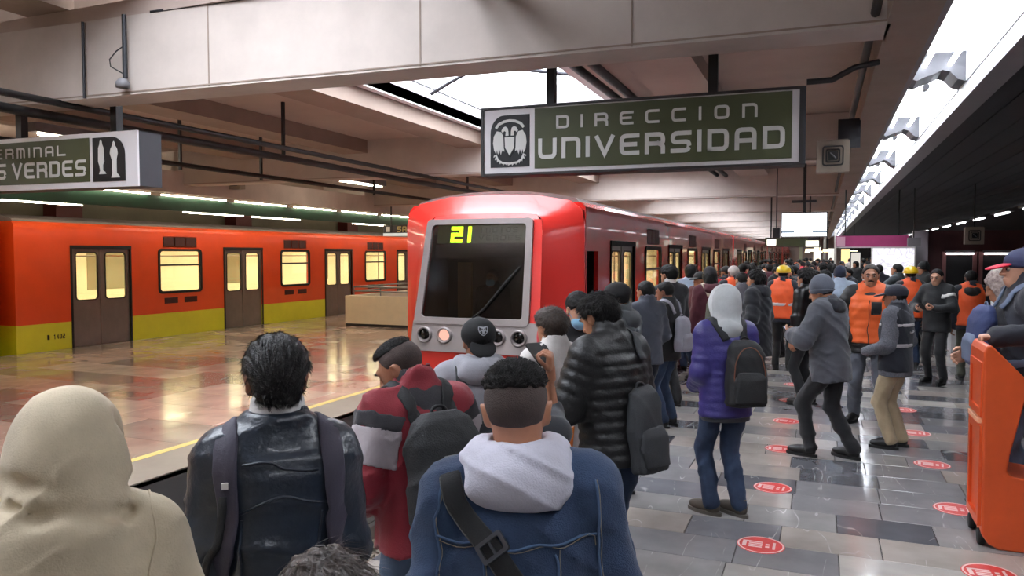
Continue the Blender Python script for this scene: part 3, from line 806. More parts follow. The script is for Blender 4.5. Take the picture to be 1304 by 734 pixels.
mirror = lambda pts: [(1 - x, y) for x, y in pts][::-1]
wing = [(.345, .58), (.28, .68), (.17, .7), (.09, .6), (.07, .47), (.10, .33), (.15, .26), (.17, .34), (.20, .25), (.24, .34), (.27, .24), (.31, .33), (.36, .3)]
head = [(.39, .6), (.40, .68), (.36, .70), (.32, .665), (.285, .70), (.33, .765), (.39, .785), (.445, .755), (.465, .69), (.47, .6)]
for p in (wing, mirror(wing)): poly(us, p, ix, iz, iw, ih, -.013, -.008, LET, 'emblem_wing')
for p in (head, mirror(head)): poly(us, p, ix, iz, iw, ih, -.013, -.008, LET, 'emblem_head')
poly(us, [(.34, .605), (.66, .605), (.65, .36), (.5, .175), (.35, .36)], ix, iz, iw, ih, -.0145, -.008, SBLK, 'emblem_shield_outline')
poly(us, [(.375, .575), (.625, .575), (.615, .375), (.5, .22), (.385, .375)], ix, iz, iw, ih, -.0165, -.008, LET, 'emblem_shield')
def band(parent, pts, t, x0, z0, w, h, m, name):
    mb = MB(); stroke_mesh(mb, [pts], x0, z0, w, h, t, -.013, -.008); mb.build(name, m, parent)
band(us, [(.14, .79), (.2, .85), (.35, .9), (.5, .915), (.65, .9), (.8, .85), (.86, .79)], .022, ix, iz, iw, ih, LET, 'emblem_ribbon')
band(us, [(.13, .22), (.18, .13), (.3, .07), (.5, .05), (.7, .07), (.82, .13), (.87, .22)], .016, ix, iz, iw, ih, LET, 'emblem_laurel')
lm = MB()
for k in range(13):
    a = math.pi * (1.06 + .88 * k / 12); cx, cz = .5 + .38 * math.cos(a), .28 + .2 * math.sin(a); q = .035
    da = a + (.6 if k < 6 else -.6)
    pp = [(cx, cz), (cx + q * math.cos(da + .5), cz + q * math.sin(da + .5)), (cx + 1.9 * q * math.cos(da), cz + 1.9 * q * math.sin(da)), (cx + q * math.cos(da - .5), cz + q * math.sin(da - .5))]
    lm.prism([(ix + x * iw, iz + z * ih) for x, z in pp], 'y', -.0135, -.008)
lm.build('emblem_leaf', LET, us)
for x in (-.68, .62): MB().box(x - .035, x + .035, .06, .13, Hs, 1.55).build('hanger', BLACK, us)
MB().box(W / 2, W / 2 + .02, -.01, .2, 0, Hs).build('end_plate', DARKMETAL, us)

ls = tag(empty('hanging_sign', (-6.22, 5.5, 2.6), SLOPE), 'hanging sign reading TERMINAL INDIOS VERDES, cut by the left edge', 'sign')
W2, H2 = 3.35, .545
MB().box(-W2, -.005, .012, .3, 0.005, H2 - .005).build('housing', mat('slate sign housing', (40, 39, 46), .55, var=.15, vscale=4), ls)
MB().box(-W2, 0, -.01, .012, 0, H2).build('white_face', SW, ls)
MB().box(-W2 + .4, -.62, -.016, -.009, .06, H2 - .045).build('green_board', SG, ls)
text(ls, 'TERMINAL', -2.12, -.94, .335, .44, .018, -.021, -.015, LET, gap=.45)
text(ls, 'INDIOS', -2.66, -1.79, .12, .285, .03, -.021, -.015, LET, gap=.24)
text(ls, 'VERDES', -1.70, -.665, .12, .285, .03, -.021, -.015, LET, gap=.24)
ix, iz, iw, ih = -.575, .055, .42, .44
arc = [(.6 + .4 * math.sin(a), .6 + .4 * math.cos(a)) for a in [math.pi / 2 * k / 8 for k in range(9)]]
poly(ls, [(0, 0), (0, 1)] + arc + [(1, 0)], ix, iz, iw, ih, -.016, -.009, SBLK, 'emblem_panel')
stat1 = [(.2, .17), (.42, .17), (.39, .22), (.33, .25), (.33, .38), (.37, .45), (.35, .76), (.31, .84), (.3, .9), (.27, .95), (.24, .9), (.23, .84), (.19, .76), (.18, .45), (.22, .36), (.24, .25)]
stat2 = [(.58, .08), (.85, .08), (.8, .14), (.75, .18), (.75, .5), (.79, .62), (.77, .72), (.71, .8), (.70, .86), (.67, .9), (.64, .86), (.63, .8), (.57, .72), (.55, .62), (.61, .48), (.62, .18)]
for p in (stat1, stat2): poly(ls, p, ix, iz, iw, ih, -.021, -.015, LET, 'emblem_statue')
for x in (-.42, -1.75): MB().box(x - .04, x + .04, .1, .18, H2, 1.5).build('hanger', BLACK, ls)

fs_ = tag(empty('hanging_sign', (-11.9, 20.6, 2.52)), 'small far sign reading SALIDA under the green fascia', 'sign')
MB().box(-.95, .95, 0, .15, 0, .34).build('housing', SFR, fs_)
MB().box(-.95, .95, -.01, 0, 0, .09).build('white_rim', emitter('lit sign rim', (230, 228, 215), .9), fs_)
MB().box(-.92, -.62, -.012, 0, .09, .33).build('pictogram_panel', SBLK, fs_); MB().box(-.84, -.7, -.016, -.01, .13, .29).build('pictogram', LET, fs_)
for x in (-.7, .7): MB().box(x - .015, x + .015, .05, .09, .34, 1.64).build('hanger', BLACK, fs_)
text(fs_, 'SALIDA', -.45, .55, .12, .3, .035, -.014, -.002, mat('yellow sign letters', (206, 190, 130), .5), gap=.25)

sc_ = tag(empty('information_screen', (-.29, 14.0, 2.23)), 'bright white information screen hanging over the crowd', 'screen')
MB().box(-.37, .38, 0, .1, 0, .43).build('casing', BLACK, sc_)
MB().box(-.355, .365, -.006, 0, .015, .415).build('screen_face', emitter('white screen', (250, 250, 255), 2.6), sc_)
for a, b in ((-.355, -.15), (.14, .365)): MB().box(a, b, -.009, -.005, .075, .105).build('screen_stripe', emitter('pale blue screen stripe', (150, 170, 190), .8), sc_)
MB().box(-.02, .03, .03, .08, .43, 1.95).build('hanger', BLACK, sc_); MB().box(-.2, .2, .03, .08, .6, .64).build('crossbar', BLACK, sc_)
mo_ = tag(MB().box(-.80, -.68, 13.95, 14.2, 2.22, 2.40).build('camera_housing', BLACK), 'small black box left of the bright information screen', 'camera box')
MB().cyl((-.74, 14.1, 2.4), (-.74, 14.1, 4.16), .012, 6).build('hanger', BLACK, mo_)
f2 = tag(empty('hanging_sign', (-.9, 22.0, 2.15)), 'far dark hanging sign with a lit white right end, below the bright screen', 'sign')
MB().box(-.55, .85, 0, .2, 0, .25).build('housing', SFR, f2); MB().box(-.55, .55, -.008, 0, .02, .23).build('green_board', SG, f2)
MB().box(-.5, -.26, -.012, 0, .04, .2).build('lit_panel', emitter('lit far panel', (245, 240, 225), 2.2), f2)
MB().box(.5, .83, -.012, 0, .0, .16).build('lit_panel', emitter('lit far panel', (245, 240, 225), 2.2), f2)
for x in (-.4, .6): MB().box(x - .02, x + .02, .08, .12, .25, 2.01).build('hanger', BLACK, f2)
bn = tag(empty('banner_sign', (.3, 19.0, 2.1)), 'magenta overhead sign with a pale square at its left end', 'sign')
MB().box(0, 1.5, 0, .12, 0, .26).build('panel', mat('magenta sign', (166, 52, 108), .5, var=.1), bn)
MB().box(.02, .2, -.008, 0, .02, .24).build('pale_square', mat('pale pink panel', (220, 170, 190), .5), bn)
MB().box(.0, 1.5, -.01, .0, -.015, .01).build('white_edge', SW, bn)
for x in (.2, 1.3): MB().box(x - .015, x + .015, .04, .08, .26, 1.35).build('hanger', BLACK, bn)

# ------------------------------------------------------------------ stair parapet on the island platform
pp = tag(empty('stair_parapet', (-11.95, 17.2, 0)), 'cream stair parapet with a dark base and steel handrail behind', 'parapet')
PC = mat('cream parapet paint', (222, 204, 168), .45, var=.06)
for n_, b in (('front_wall', (0, 3.6, 0, .16, .07, .82)), ('side_wall', (0, .16, .16, 5.5, .07, .82)), ('side_wall', (3.44, 3.6, .16, 5.5, .07, .82)),
              ('base', (.02, 3.58, -.0, .14, 0, .07)), ('base', (.02, .14, .14, 5.5, 0, .07)), ('base', (3.46, 3.58, .14, 5.5, 0, .07))):
    MB().box(*b, c=.01 if 'wall' in n_ else 0).build(n_, PC if 'wall' in n_ else BLACK, pp)
for z in (.93, 1.05): MB().tube([(.08, 5.4, z), (.08, .3, z), (3.5, .3, z), (3.5, 5.4, z)], .022, 8).build('handrail', STEEL, pp)
for k in range(5): MB().cyl((.08 + .85 * k, .3, .8), (.08 + .85 * k, .3, 1.05), .018, 8).build('rail_post', STEEL, pp)

# ------------------------------------------------------------------ orange plastic barrier
ORG = mat('scuffed orange plastic', (214, 84, 34), .42, var=.14, vscale=3, bump=.05, bscale=14, coat=.1)
ob = tag(empty('crowd_barrier', (1.0, 5.66, 0)), 'tall orange plastic crowd barrier at the right edge, a hand resting on it', 'barrier')
half = [(.0, .09), (-.005, .6), (-.015, 1.29), (.005, 1.335), (.03, 1.335), (.22, 1.13), (.235, 1.06), (.19, .84), (.145, .62), (.135, .52), (.155, .49), (.5, .45), (.95, .44)]
low = [(.95, .0), (.1, .0), (.04, .03)]
full_ = half + [(1.9 - x, z) for x, z in half[::-1][1:]] + [(1.9 - x, z) for x, z in low[::-1]][0:2] + low[1:]
body = MB().prism(full_, 'y', 0, .46).build('body', ORG, ob)
bv = body.modifiers.new('bevel', 'BEVEL'); bv.width = .022; bv.segments = 3; bv.limit_method = 'ANGLE'
for z0, z1 in ((.14, .8), (.86, 1.22)):
    MB().ring([(.03, z0), (.43, z0), (.43, z1), (.03, z1)], [(.08, z0 + .05), (.38, z0 + .05), (.38, z1 - .05), (.08, z1 - .05)], 'x', -.022, .0).build('raised_rim', ORG, ob)
MB().box(-.03, .0, .05, .41, .815, .845).build('painted_highlight_edge', mat('painted highlight plastic', (236, 170, 130), .5), ob)  # pale strip painting a highlight across the end face
for x, y in ((.06, .08), (.06, .40), (1.84, .08), (1.84, .40)):
    MB().lathe([(0, -.02), (.05, -.02), (.055, -.01), (.055, .01), (.05, .02), (0, .02)], (x - .05 if x < 1 else x + .05, y, .055), 'x', 16).build('wheel', RUBBER, ob)

# ------------------------------------------------------------------ red floor stickers
SR = mat('red floor sticker', (206, 58, 54), .45, var=.15, vscale=30); SWH = mat('white sticker print', (236, 206, 202), .5)
dm = MB().lathe([(0, .0025), (.135, .0025), (.15, .0025), (.152, .0)], n=36).mesh('disc', SR)
rimm = MB().lathe([(.136, .0028), (.142, .0032), (.146, .0028)], n=36).mesh('white_rim', SWH)
pr_ = MB()
pr_.box(-.115, -.09, -.055, .05, .0024, .0034).box(-.115, .01, .035, .05, .0024, .0034)
for k in range(3): pr_.box(-.075, .01, -.055 + .03 * k, -.037 + .03 * k, .0024, .0034)
for k in range(2): pr_.box(.03, .055, -.04 + .04 * k, -.015 + .04 * k, .0024, .0034)
pr_.box(.075, .092, -.06, .06, .0024, .0034)
pr_ = pr_.mesh('print', SWH)
NTH = ['nearest', 'second', 'third', 'fourth', 'fifth', 'sixth']
for col_, x, ys in (('left', -.34, (5.17, 6.5, 7.85, 9.2, 10.54, 11.86)), ('right', .97, (5.22, 6.47, 7.78, 9.1, 10.42))):
    for k, y in enumerate(ys):
        t = tag(empty('floor_sticker', (x, y, .001), r2.uniform(-.12, .05)), 'round red floor sticker with white print, %s one of the %s row' % (NTH[k], col_), 'sticker', 'red floor stickers')
        put('disc', dm, t); put('white_rim', rimm, t); put('print', pr_, t)

# ------------------------------------------------------------------ hall beyond the platform at right
hw = structure(MB().box(2.35, 11.5, 20.6, 20.9, 0, 2.5).build('wall_right', MAROON_W))
for k, (x0, x1) in enumerate(((2.75, 3.3), (3.5, 4.1), (4.4, 5.2), (5.6, 6.4))):
    d = structure(MB().ring([(x0 - .08, 0), (x1 + .08, 0), (x1 + .08, 2.0), (x0 - .08, 2.0)], [(x0, .02), (x1, .02), (x1, 1.92), (x0, 1.92)], 'y', 20.52, 20.6).build('door_%d' % (k + 1), mat('rose jamb', (130, 88, 86), .5)))
    MB().box(x0, x1, 20.585, 20.6, .02, 1.92).build('dark_opening_sheet', BLACK, d)  # black sheet painting the darkness of the open doorway
    t = tag(empty('door_lamp', ((x0 + x1) / 2, 20.45, 1.97)), 'small tube lamp over a dark doorway of the far hall, %s from the left' % NTH[k].replace('nearest', 'first'), 'lamp')
    MB().box(-.3, .3, 0, .1, 0, .06).build('housing', GREYPAINT, t); MB().tube([(-.28, .03, -.02), (.28, .03, -.02)], .02, 8).build('tube', emitter('hall tube', (250, 244, 250), 7), t)
structure(MB().box(2.05, 2.35, 20.4, 20.9, 0, 2.5).build('trim_4', mat('pale grey column', (150, 146, 152), .5)))
wb = tag(empty('light_panel', (1.12, 20.2, 0)), 'large glowing white wall panel with faint scribbled lines, behind the crowd', 'light box')
MB().box(0, .95, 0, .12, .0, 2.12).build('casing', WHITE, wb)
m_ = bpy.data.materials.new('backlit scribbled panel'); m_.use_nodes = True
nt = m_.node_tree; nt.nodes.clear(); o_ = nt.nodes.new('ShaderNodeOutputMaterial'); e_ = nt.nodes.new('ShaderNodeEmission'); e_.inputs[1].default_value = 1.25
wv = nt.nodes.new('ShaderNodeTexNoise'); wv.inputs['Scale'].default_value = 4; wv.inputs['Detail'].default_value = 2; rr = nt.nodes.new('ShaderNodeValToRGB')
tcx = nt.nodes.new('ShaderNodeTexCoord'); nt.links.new(tcx.outputs['Object'], wv.inputs['Vector'])
for p, c in ((.46, (.9, .88, .93, 1)), (.5, (.62, .6, .68, 1)), (.54, (.9, .88, .93, 1))):
    if p == .46: el = rr.color_ramp.elements[0]; el.position = p
    elif p == .54: el = rr.color_ramp.elements[-1]; el.position = p
    else: el = rr.color_ramp.elements.new(p)
    el.color = c
nt.links.new(wv.outputs['Fac'], rr.inputs[0]); nt.links.new(rr.outputs[0], e_.inputs[0]); nt.links.new(e_.outputs[0], o_.inputs[0])
MB().box(.03, .92, -.01, 0, .1, 2.08).build('glowing_face', m_, wb)
ct = tag(MB().box(2.4, 4.2, 17.0, 17.5, 0, .95, c=.02).box(2.35, 4.25, 16.95, 17.55, .95, 1.0).build('service_counter', mat('white counter', (206, 204, 204), .4, var=.05)), 'white service counter in front of the dark doorways', 'counter')
for k, (x, z0, z1, c) in enumerate(((-.9, 0, 2.3, (150, 150, 120)), (.15, 0, 2.4, (176, 172, 160)), (.75, 0, 2.2, (190, 184, 176)))):
    structure(MB().box(x - .06, x + .06, 38 + k * 5, 38.15 + k * 5, z0, 3.42).build('trim_%d' % (5 + k), mat('far post %d' % k, c, .5)))
for k, (x, y) in enumerate(((-.4, 30), (.2, 32), (-.1, 46), (.25, 36), (-.8, 50), (1.45, 40))):
    t = tag(empty('far_lamp', (x, y, 2.05)), 'tiny far lamp among the posts above the distant crowd', 'lamp', 'tiny lamps above the distant crowd')
    MB().box(-.15, .15, 0, .08, 0, .1).build('lamp_face', emitter('far lamp', (255, 236, 190), 3), t); MB().cyl((0, .04, .1), (0, .04, 2.11 if x < .37 else 1.36), .012, 6).build('hanger', BLACK, t)
for k, (x, y, w, z0, z1, c, e) in enumerate(((-.55, 61, .5, 1.5, 2.5, (250, 240, 214), 1.6), (.45, 60, .45, 1.3, 2.4, (240, 236, 226), 1.2), (1.15, 52, .5, 1.4, 2.3, (255, 226, 160), 1.4), (1.0, 30, .3, 1.2, 2.0, (236, 230, 220), .9))):  # glowing panels added to brighten the far end
    t = tag(empty('added_lit_panel', (x, y, 0)), 'small lit panel added far beyond the crowd, %s of four' % ('leftmost', 'second from left', 'rightmost', 'nearest')[k], 'light panel', 'lit panels added at the far end')
    MB().box(-.04, w + .04, .0, .1, z0 - .05, z1 + .05).build('frame', DARKMETAL, t); MB().box(0, w, -.01, 0, z0, z1).build('lit_face', emitter('far added panel %d' % k, c, e), t)
    for q in (.05, w - .05): MB().box(q - .03, q + .03, .02, .08, 0, z0).build('leg', DARKMETAL, t)
sb_ = tag(MB().box(1.75, 2.0, 18.6, 18.8, 2.12, 2.3).build('small_sign_box', GREYPAINT), 'small grey sign box at the right end of the magenta sign', 'sign')
MB().cyl((1.87, 18.7, 2.3), (1.87, 18.7, 3.4), .012, 6).build('hanger', BLACK, sb_)
sp2 = speaker(2.9, 18.0, 2.32, 0, 'small square loudspeaker far right above the dark doorways')
MB().cyl((0, 0, .18), (0, 0, 1.07), .012, 6).build('hanger', BLACK, sp2)
# dark red posts on the wall behind the orange train
for k in range(9):
    structure(MB().box(-17.4, -16.95, 6.6 + 6 * k, 7.3 + 6 * k, -1.1, 4.2).build('wall_pilaster', mat('dark red pilaster', (88, 26, 22), .6)))
# ------------------------------------------------------------------ implicit surfaces for bodies, clothes and bags
def smin(a, b, k):
    h = np.maximum(k - np.abs(a - b), 0) / k
    return np.minimum(a, b) - h * h * k * .25
def smax(a, b, k): return -smin(-a, -b, k)
V3 = lambda *a: np.array(a, dtype=np.float32)

class Sdf:
    def __init__(s, k=.03): s.ops = []; s.k = k; s.d = []
    def add(s, prim, k=None): s.ops.append(('+', *prim, s.k if k is None else k)); return s
    def sub(s, prim, k=.01): s.ops.append(('-', *prim, k)); return s
    def cut(s, fn, k=.012): s.ops.append(('&', fn, None, None, k)); return s
    def warp(s, fn): s.d.append(fn); return s
    def at(s, p):
        D = np.full(len(p), 9.0, np.float32)
        for op, fn, lo, hi, k in s.ops:
            d = fn(p)
            D = smin(D, d, k) if op == '+' else smax(D, -d if op == '-' else d, k)
        for w in s.d: D = D + w(p)
        return D
    def mesh(s, h):
        los = [o[2] for o in s.ops if o[0] == '+']; his = [o[3] for o in s.ops if o[0] == '+']
        mg = 3 * h + (.025 if s.d else 0); lo = np.min(los, 0) - mg; hi = np.max(his, 0) + mg
        n = np.ceil((hi - lo) / h).astype(int) + 1
        ax = [lo[i] + h * np.arange(n[i], dtype=np.float32) for i in range(3)]
        D = np.full(n, 9.0, np.float32)
        for op, fn, a, b, k in s.ops:
            if a is None: sl = tuple(slice(0, n[i]) for i in range(3))
            else:
                m = k + 2.5 * h + (.02 if s.d else 0)
                i0 = np.clip(np.floor((a - m - lo) / h).astype(int), 0, n); i1 = np.clip(np.ceil((b + m - lo) / h).astype(int) + 1, 0, n)
                if np.any(i1 <= i0): continue
                sl = tuple(slice(i0[i], i1[i]) for i in range(3))
            sub = D[sl]
            if op == '&':
                msk = sub < 3 * h + .03
                if not msk.any(): continue
            else: msk = None
            X, Y, Z = np.meshgrid(ax[0][sl[0]], ax[1][sl[1]], ax[2][sl[2]], indexing='ij')
            if msk is not None:
                p = np.stack([X[msk], Y[msk], Z[msk]], -1); sub[msk] = smax(sub[msk], fn(p), k)
            else:
                p = np.stack([X.ravel(), Y.ravel(), Z.ravel()], -1); d = fn(p).reshape(sub.shape)
                D[sl] = smin(sub, d, k) if op == '+' else smax(sub, -d, k)
        for w in s.d:
            msk = np.abs(D) < 2.5 * h + .02
            ii = np.argwhere(msk); p = (lo + ii * h).astype(np.float32)
            D[msk] += w(p)
        return nets(D, lo, h)

CORN = [(i, j, k) for i in (0, 1) for j in (0, 1) for k in (0, 1)]
EDG = [(a, b) for a in range(8) for b in range(a + 1, 8) if sum(abs(CORN[a][q] - CORN[b][q]) for q in range(3)) == 1]
def nets(D, lo, h):
    s = D < 0; nx, ny, nz = D.shape
    cs = np.zeros((nx - 1, ny - 1, nz - 1), np.int8)
    for i, j, k in CORN: cs += s[i:nx - 1 + i, j:ny - 1 + j, k:nz - 1 + k]
    act = np.argwhere((cs > 0) & (cs < 8)); N = len(act)
    idx = np.full(cs.shape, -1, np.int32); idx[tuple(act.T)] = np.arange(N)
    vals = [D[tuple((act + c).T)] for c in np.array(CORN)]
    acc = np.zeros((N, 3), np.float32); cnt = np.zeros(N, np.float32)
    for a, b in EDG:
        da, db = vals[a], vals[b]; cr = (da < 0) != (db < 0)
        t = np.where(cr, da / np.where(cr, da - db, 1), 0)
        A = np.array(CORN[a], np.float32); B = np.array(CORN[b], np.float32)
        acc += np.where(cr[:, None], A + t[:, None] * (B - A), 0); cnt += cr
    V = lo + h * (act + acc / np.maximum(cnt, 1)[:, None])
    F = []
    for axs in range(3):
        u, v = [(1, 2), (2, 0), (0, 1)][axs]
        sh = list(D.shape); sl0 = [slice(None)] * 3; sl1 = [slice(None)] * 3
        sl0[axs] = slice(0, sh[axs] - 1); sl1[axs] = slice(1, sh[axs])
        a, b = s[tuple(sl0)], s[tuple(sl1)]
        e = np.argwhere(a != b)
        e = e[(e[:, u] > 0) & (e[:, v] > 0) & (e[:, u] < sh[u] - 1) & (e[:, v] < sh[v] - 1)]
        du = np.zeros(3, int); du[u] = 1; dv = np.zeros(3, int); dv[v] = 1
        q = np.stack([idx[tuple((e - du - dv).T)], idx[tuple((e - dv).T)], idx[tuple(e.T)], idx[tuple((e - du).T)]], -1)
        flip = ~a[tuple(e.T)]
        q[flip] = q[flip][:, ::-1]
        F.append(q)
    F = np.concatenate(F); F = F[(F >= 0).all(1)]
    return V.astype(np.float32), F

# primitives: (distance function, low corner, high corner)
def cone(a, b, ra, rb, quilt=None):
    a = np.asarray(a, np.float32); b = np.asarray(b, np.float32); ab = b - a; L2 = float(ab @ ab) + 1e-9; L = math.sqrt(L2)
    def fn(p):
        t = np.clip(((p - a) @ ab) / L2, 0, 1)
        d = np.linalg.norm(p - a - t[:, None] * ab, axis=1) - (ra + (rb - ra) * t)
        if quilt: d = d - quilt[1] * np.abs(np.sin(np.pi * t * L / quilt[0])) ** .45
        return d
    r = max(ra, rb) + (quilt[1] if quilt else 0)
    return fn, np.minimum(a, b) - r, np.maximum(a, b) + r
def ell(c, r, M=None):
    c = np.asarray(c, np.float32); r = np.asarray(r, np.float32)
    Mi = None if M is None else np.asarray(M, np.float32)
    def fn(p):
        q = p - c
        if Mi is not None: q = q @ Mi
        k0 = np.linalg.norm(q / r, axis=1); k1 = np.linalg.norm(q / (r * r), axis=1) + 1e-9
        return k0 * (k0 - 1) / k1
    e = r if M is None else np.abs(Mi) @ r
    return fn, c - e, c + e
def loft(o, M, st, n=2.2, quilt=None):
    """stations (z, cx, cy, rx, ry) along the z axis of frame M at o"""
    st = np.array(st, np.float32); o = np.asarray(o, np.float32); M = np.asarray(M, np.float32)
    Z = st[:, 0]
    def fn(p):
        q = (p - o) @ M; z = np.clip(q[:, 2], Z[0], Z[-1])
        cx, cy, rx, ry = (np.interp(z, Z, st[:, i]) for i in (1, 2, 3, 4))
        x = np.abs(q[:, 0] - cx) / rx; y = np.abs(q[:, 1] - cy) / ry
        nr = (x ** n + y ** n) ** (1 / n)
        d = (nr - 1) * np.minimum(rx, ry) * np.where(nr < 1, 1, 1)
        if quilt: d = d - quilt[1] * np.abs(np.sin(np.pi * q[:, 2] / quilt[0])) ** .45
        dz = np.maximum(q[:, 2] - Z[-1], Z[0] - q[:, 2])
        return np.where(dz > 0, np.sqrt(np.maximum(d, 0) ** 2 + dz ** 2), np.maximum(d, dz))
    ex = st[:, 3].max() + np.abs(st[:, 1]).max() + (quilt[1] if quilt else 0); ey = st[:, 4].max() + np.abs(st[:, 2]).max() + (quilt[1] if quilt else 0)
    cs = np.array([[x, y, z] for x in (-ex, ex) for y in (-ey, ey) for z in (Z[0], Z[-1])], np.float32) @ M.T + o
    return fn, cs.min(0), cs.max(0)
def rbox(o, M, half, r):
    o = np.asarray(o, np.float32); M = np.asarray(M, np.float32); half = np.asarray(half, np.float32) - r
    def fn(p):
        q = np.abs((p - o) @ M) - half
        return np.linalg.norm(np.maximum(q, 0), axis=1) + np.minimum(q.max(1), 0) - r
    e = np.abs(M) @ (half + r)
    return fn, o - e, o + e
def halfspace(pt, nrm):
    pt = np.asarray(pt, np.float32); nrm = np.asarray(nrm, np.float32); nrm = nrm / np.linalg.norm(nrm)
    return lambda p: (p - pt) @ nrm
def folds(amp, seed, f=26.0, dirn=(0.3, .2, 1)):
    r = np.random.default_rng(seed); d1 = np.asarray(dirn, np.float32) + r.normal(0, .25, 3).astype(np.float32); d2 = r.normal(0, 1, 3).astype(np.float32); d3 = r.normal(0, 1, 3).astype(np.float32)
    ph = r.uniform(0, 6, 3); d4 = V3(*(np.asarray(dirn) * (1, -1, .8) + r.normal(0, .5, 3)))
    def fn(p):
        w = np.sin(p @ d2 * 9 + ph[0]) * 1.6 + np.sin(p @ d3 * 14 + ph[1]) * 1.0
        m = .55 + .45 * np.sin(p @ d3 * 7 + ph[2])
        rd = (1 - np.abs(np.sin(p @ d1 * f * .8 + w * .9 + ph[1]))) ** 3
        rd2 = (1 - np.abs(np.sin(p @ d4 * f * .7 + w * 1.2 + ph[0]))) ** 4
        return (-amp * m * .7 * np.sin(p @ d1 * f + w) - amp * .5 * np.sin(p @ d2 * 17 + w) - amp * 1.5 * rd * m - amp * 1.5 * rd2 * (1.05 - m)).astype(np.float32)
    return fn

def rotx(a): c, s = math.cos(a), math.sin(a); return np.array([[1, 0, 0], [0, c, -s], [0, s, c]], np.float32)
def roty(a): c, s = math.cos(a), math.sin(a); return np.array([[c, 0, s], [0, 1, 0], [-s, 0, c]], np.float32)
def rotz(a): c, s = math.cos(a), math.sin(a); return np.array([[c, -s, 0], [s, c, 0], [0, 0, 1]], np.float32)
def ik(a, c, l1, l2, pole):
    a, c, pole = (np.asarray(x, np.float32) for x in (a, c, pole)); d = c - a; L = np.linalg.norm(d); u = d / L
    if L > (l1 + l2) * .999: c = a + u * (l1 + l2) * .999; L = (l1 + l2) * .999
    x = (l1 * l1 - l2 * l2 + L * L) / (2 * L); hh = math.sqrt(max(l1 * l1 - x * x, 0))
    w = pole - u * (pole @ u); w = w / (np.linalg.norm(w) + 1e-6)
    return a + u * x + w * hh, c

# ------------------------------------------------------------------ hands with five fingers
HAND = {}
def hand_mesh(side, pose, h):
    """wrist at the origin, fingers along +y, palm facing -z; side +1 is a right hand (thumb towards -x)"""
    key = (side, pose, round(h, 4))
    if key in HAND: return HAND[key]
    s = Sdf(.012)
    s.add(cone((0, -.05, 0), (0, .012, 0), .027, .024)); s.add(ell((0, .05, 0), (.040, .05, .017)))
    s.add(cone((-.022, .03, -.003), (-.024, .08, 0), .016, .013)).add(cone((.022, .03, -.003), (.024, .078, 0), .015, .011))
    curl = {'relax': (28, 34, 22), 'grip': (62, 62, 40), 'flat': (10, 12, 8), 'over': (70, 30, 15)}[pose]
    for i, (x, l, r) in enumerate(((-.029, .082, .0088), (-.010, .092, .0092), (.010, .086, .0088), (.029, .068, .0078))):
        p = V3(x, .088 - abs(i - 1.2) * .003, .002); a = math.radians(i * 2)
        for j, fr in enumerate((.45, .31, .24)):
            a += math.radians(curl[j]); q = p + V3(x * .06, math.cos(a), -math.sin(a)) * l * fr
            s.add(cone(p, q, r * (1 - .08 * j), r * (.94 - .1 * j)), .004); p = q
    t0 = V3(-.03, .02, -.006); t1 = t0 + V3(-.026, .032, -.012); t2 = t1 + V3(-.008, .03, -.012 if pose != 'grip' else -.022); t3 = t2 + V3(.006, .022, -.008 if pose != 'grip' else -.016)
    s.add(cone(t0, t1, .016, .0118), .01).add(cone(t1, t2, .0115, .0105), .004).add(cone(t2, t3, .0105, .008), .004)
    V, F = s.mesh(h)
    if side < 0: V = V * V3(-1, 1, 1); F = F[:, ::-1]
    HAND[key] = (V, F)
    return HAND[key]

# ------------------------------------------------------------------ heads
def head_sdf(P, neckbase):
    H = P['Hm']; c = P['Hc']; W = lambda *a: H @ V3(*a) + c
    s = Sdf(.02)
    s.add(ell(W(0, -.018, .032), (.074, .094, .083), H)); s.add(ell(W(0, .028, -.03), (.061, .064, .085), H), .03)
    s.add(ell(W(0, .048, -.082), (.040, .042, .032), H), .03)
    s.add(cone(W(0, -.028, -.05), neckbase, .054, .060), .03)
    s.add(cone(W(-.026, .083, .026), W(.026, .083, .026), .014, .014), .02)
    s.sub(ell(W(-.032, .099, .004), (.017, .014, .012), H), .014).sub(ell(W(.032, .099, .004), (.017, .014, .012), H), .014)
    s.add(cone(W(0, .091, .012), W(0, .108, -.026), .008, .013), .012)
    s.add(ell(W(-.013, .097, -.03), (.010, .010, .008), H), .008).add(ell(W(.013, .097, -.03), (.010, .010, .008), H), .008)
    s.add(ell(W(0, .088, -.056), (.025, .012, .007), H), .008).add(ell(W(0, .087, -.068), (.022, .012, .008), H), .008)
    for e in (-1, 1):
        s.add(ell(W(e * .077, -.008, -.004), (.010, .021, .032), H @ roty(e * .25) @ rotz(e * -.35)), .008)
        s.sub(ell(W(e * .087, -.002, -.002), (.007, .012, .019), H), .006)
    return s
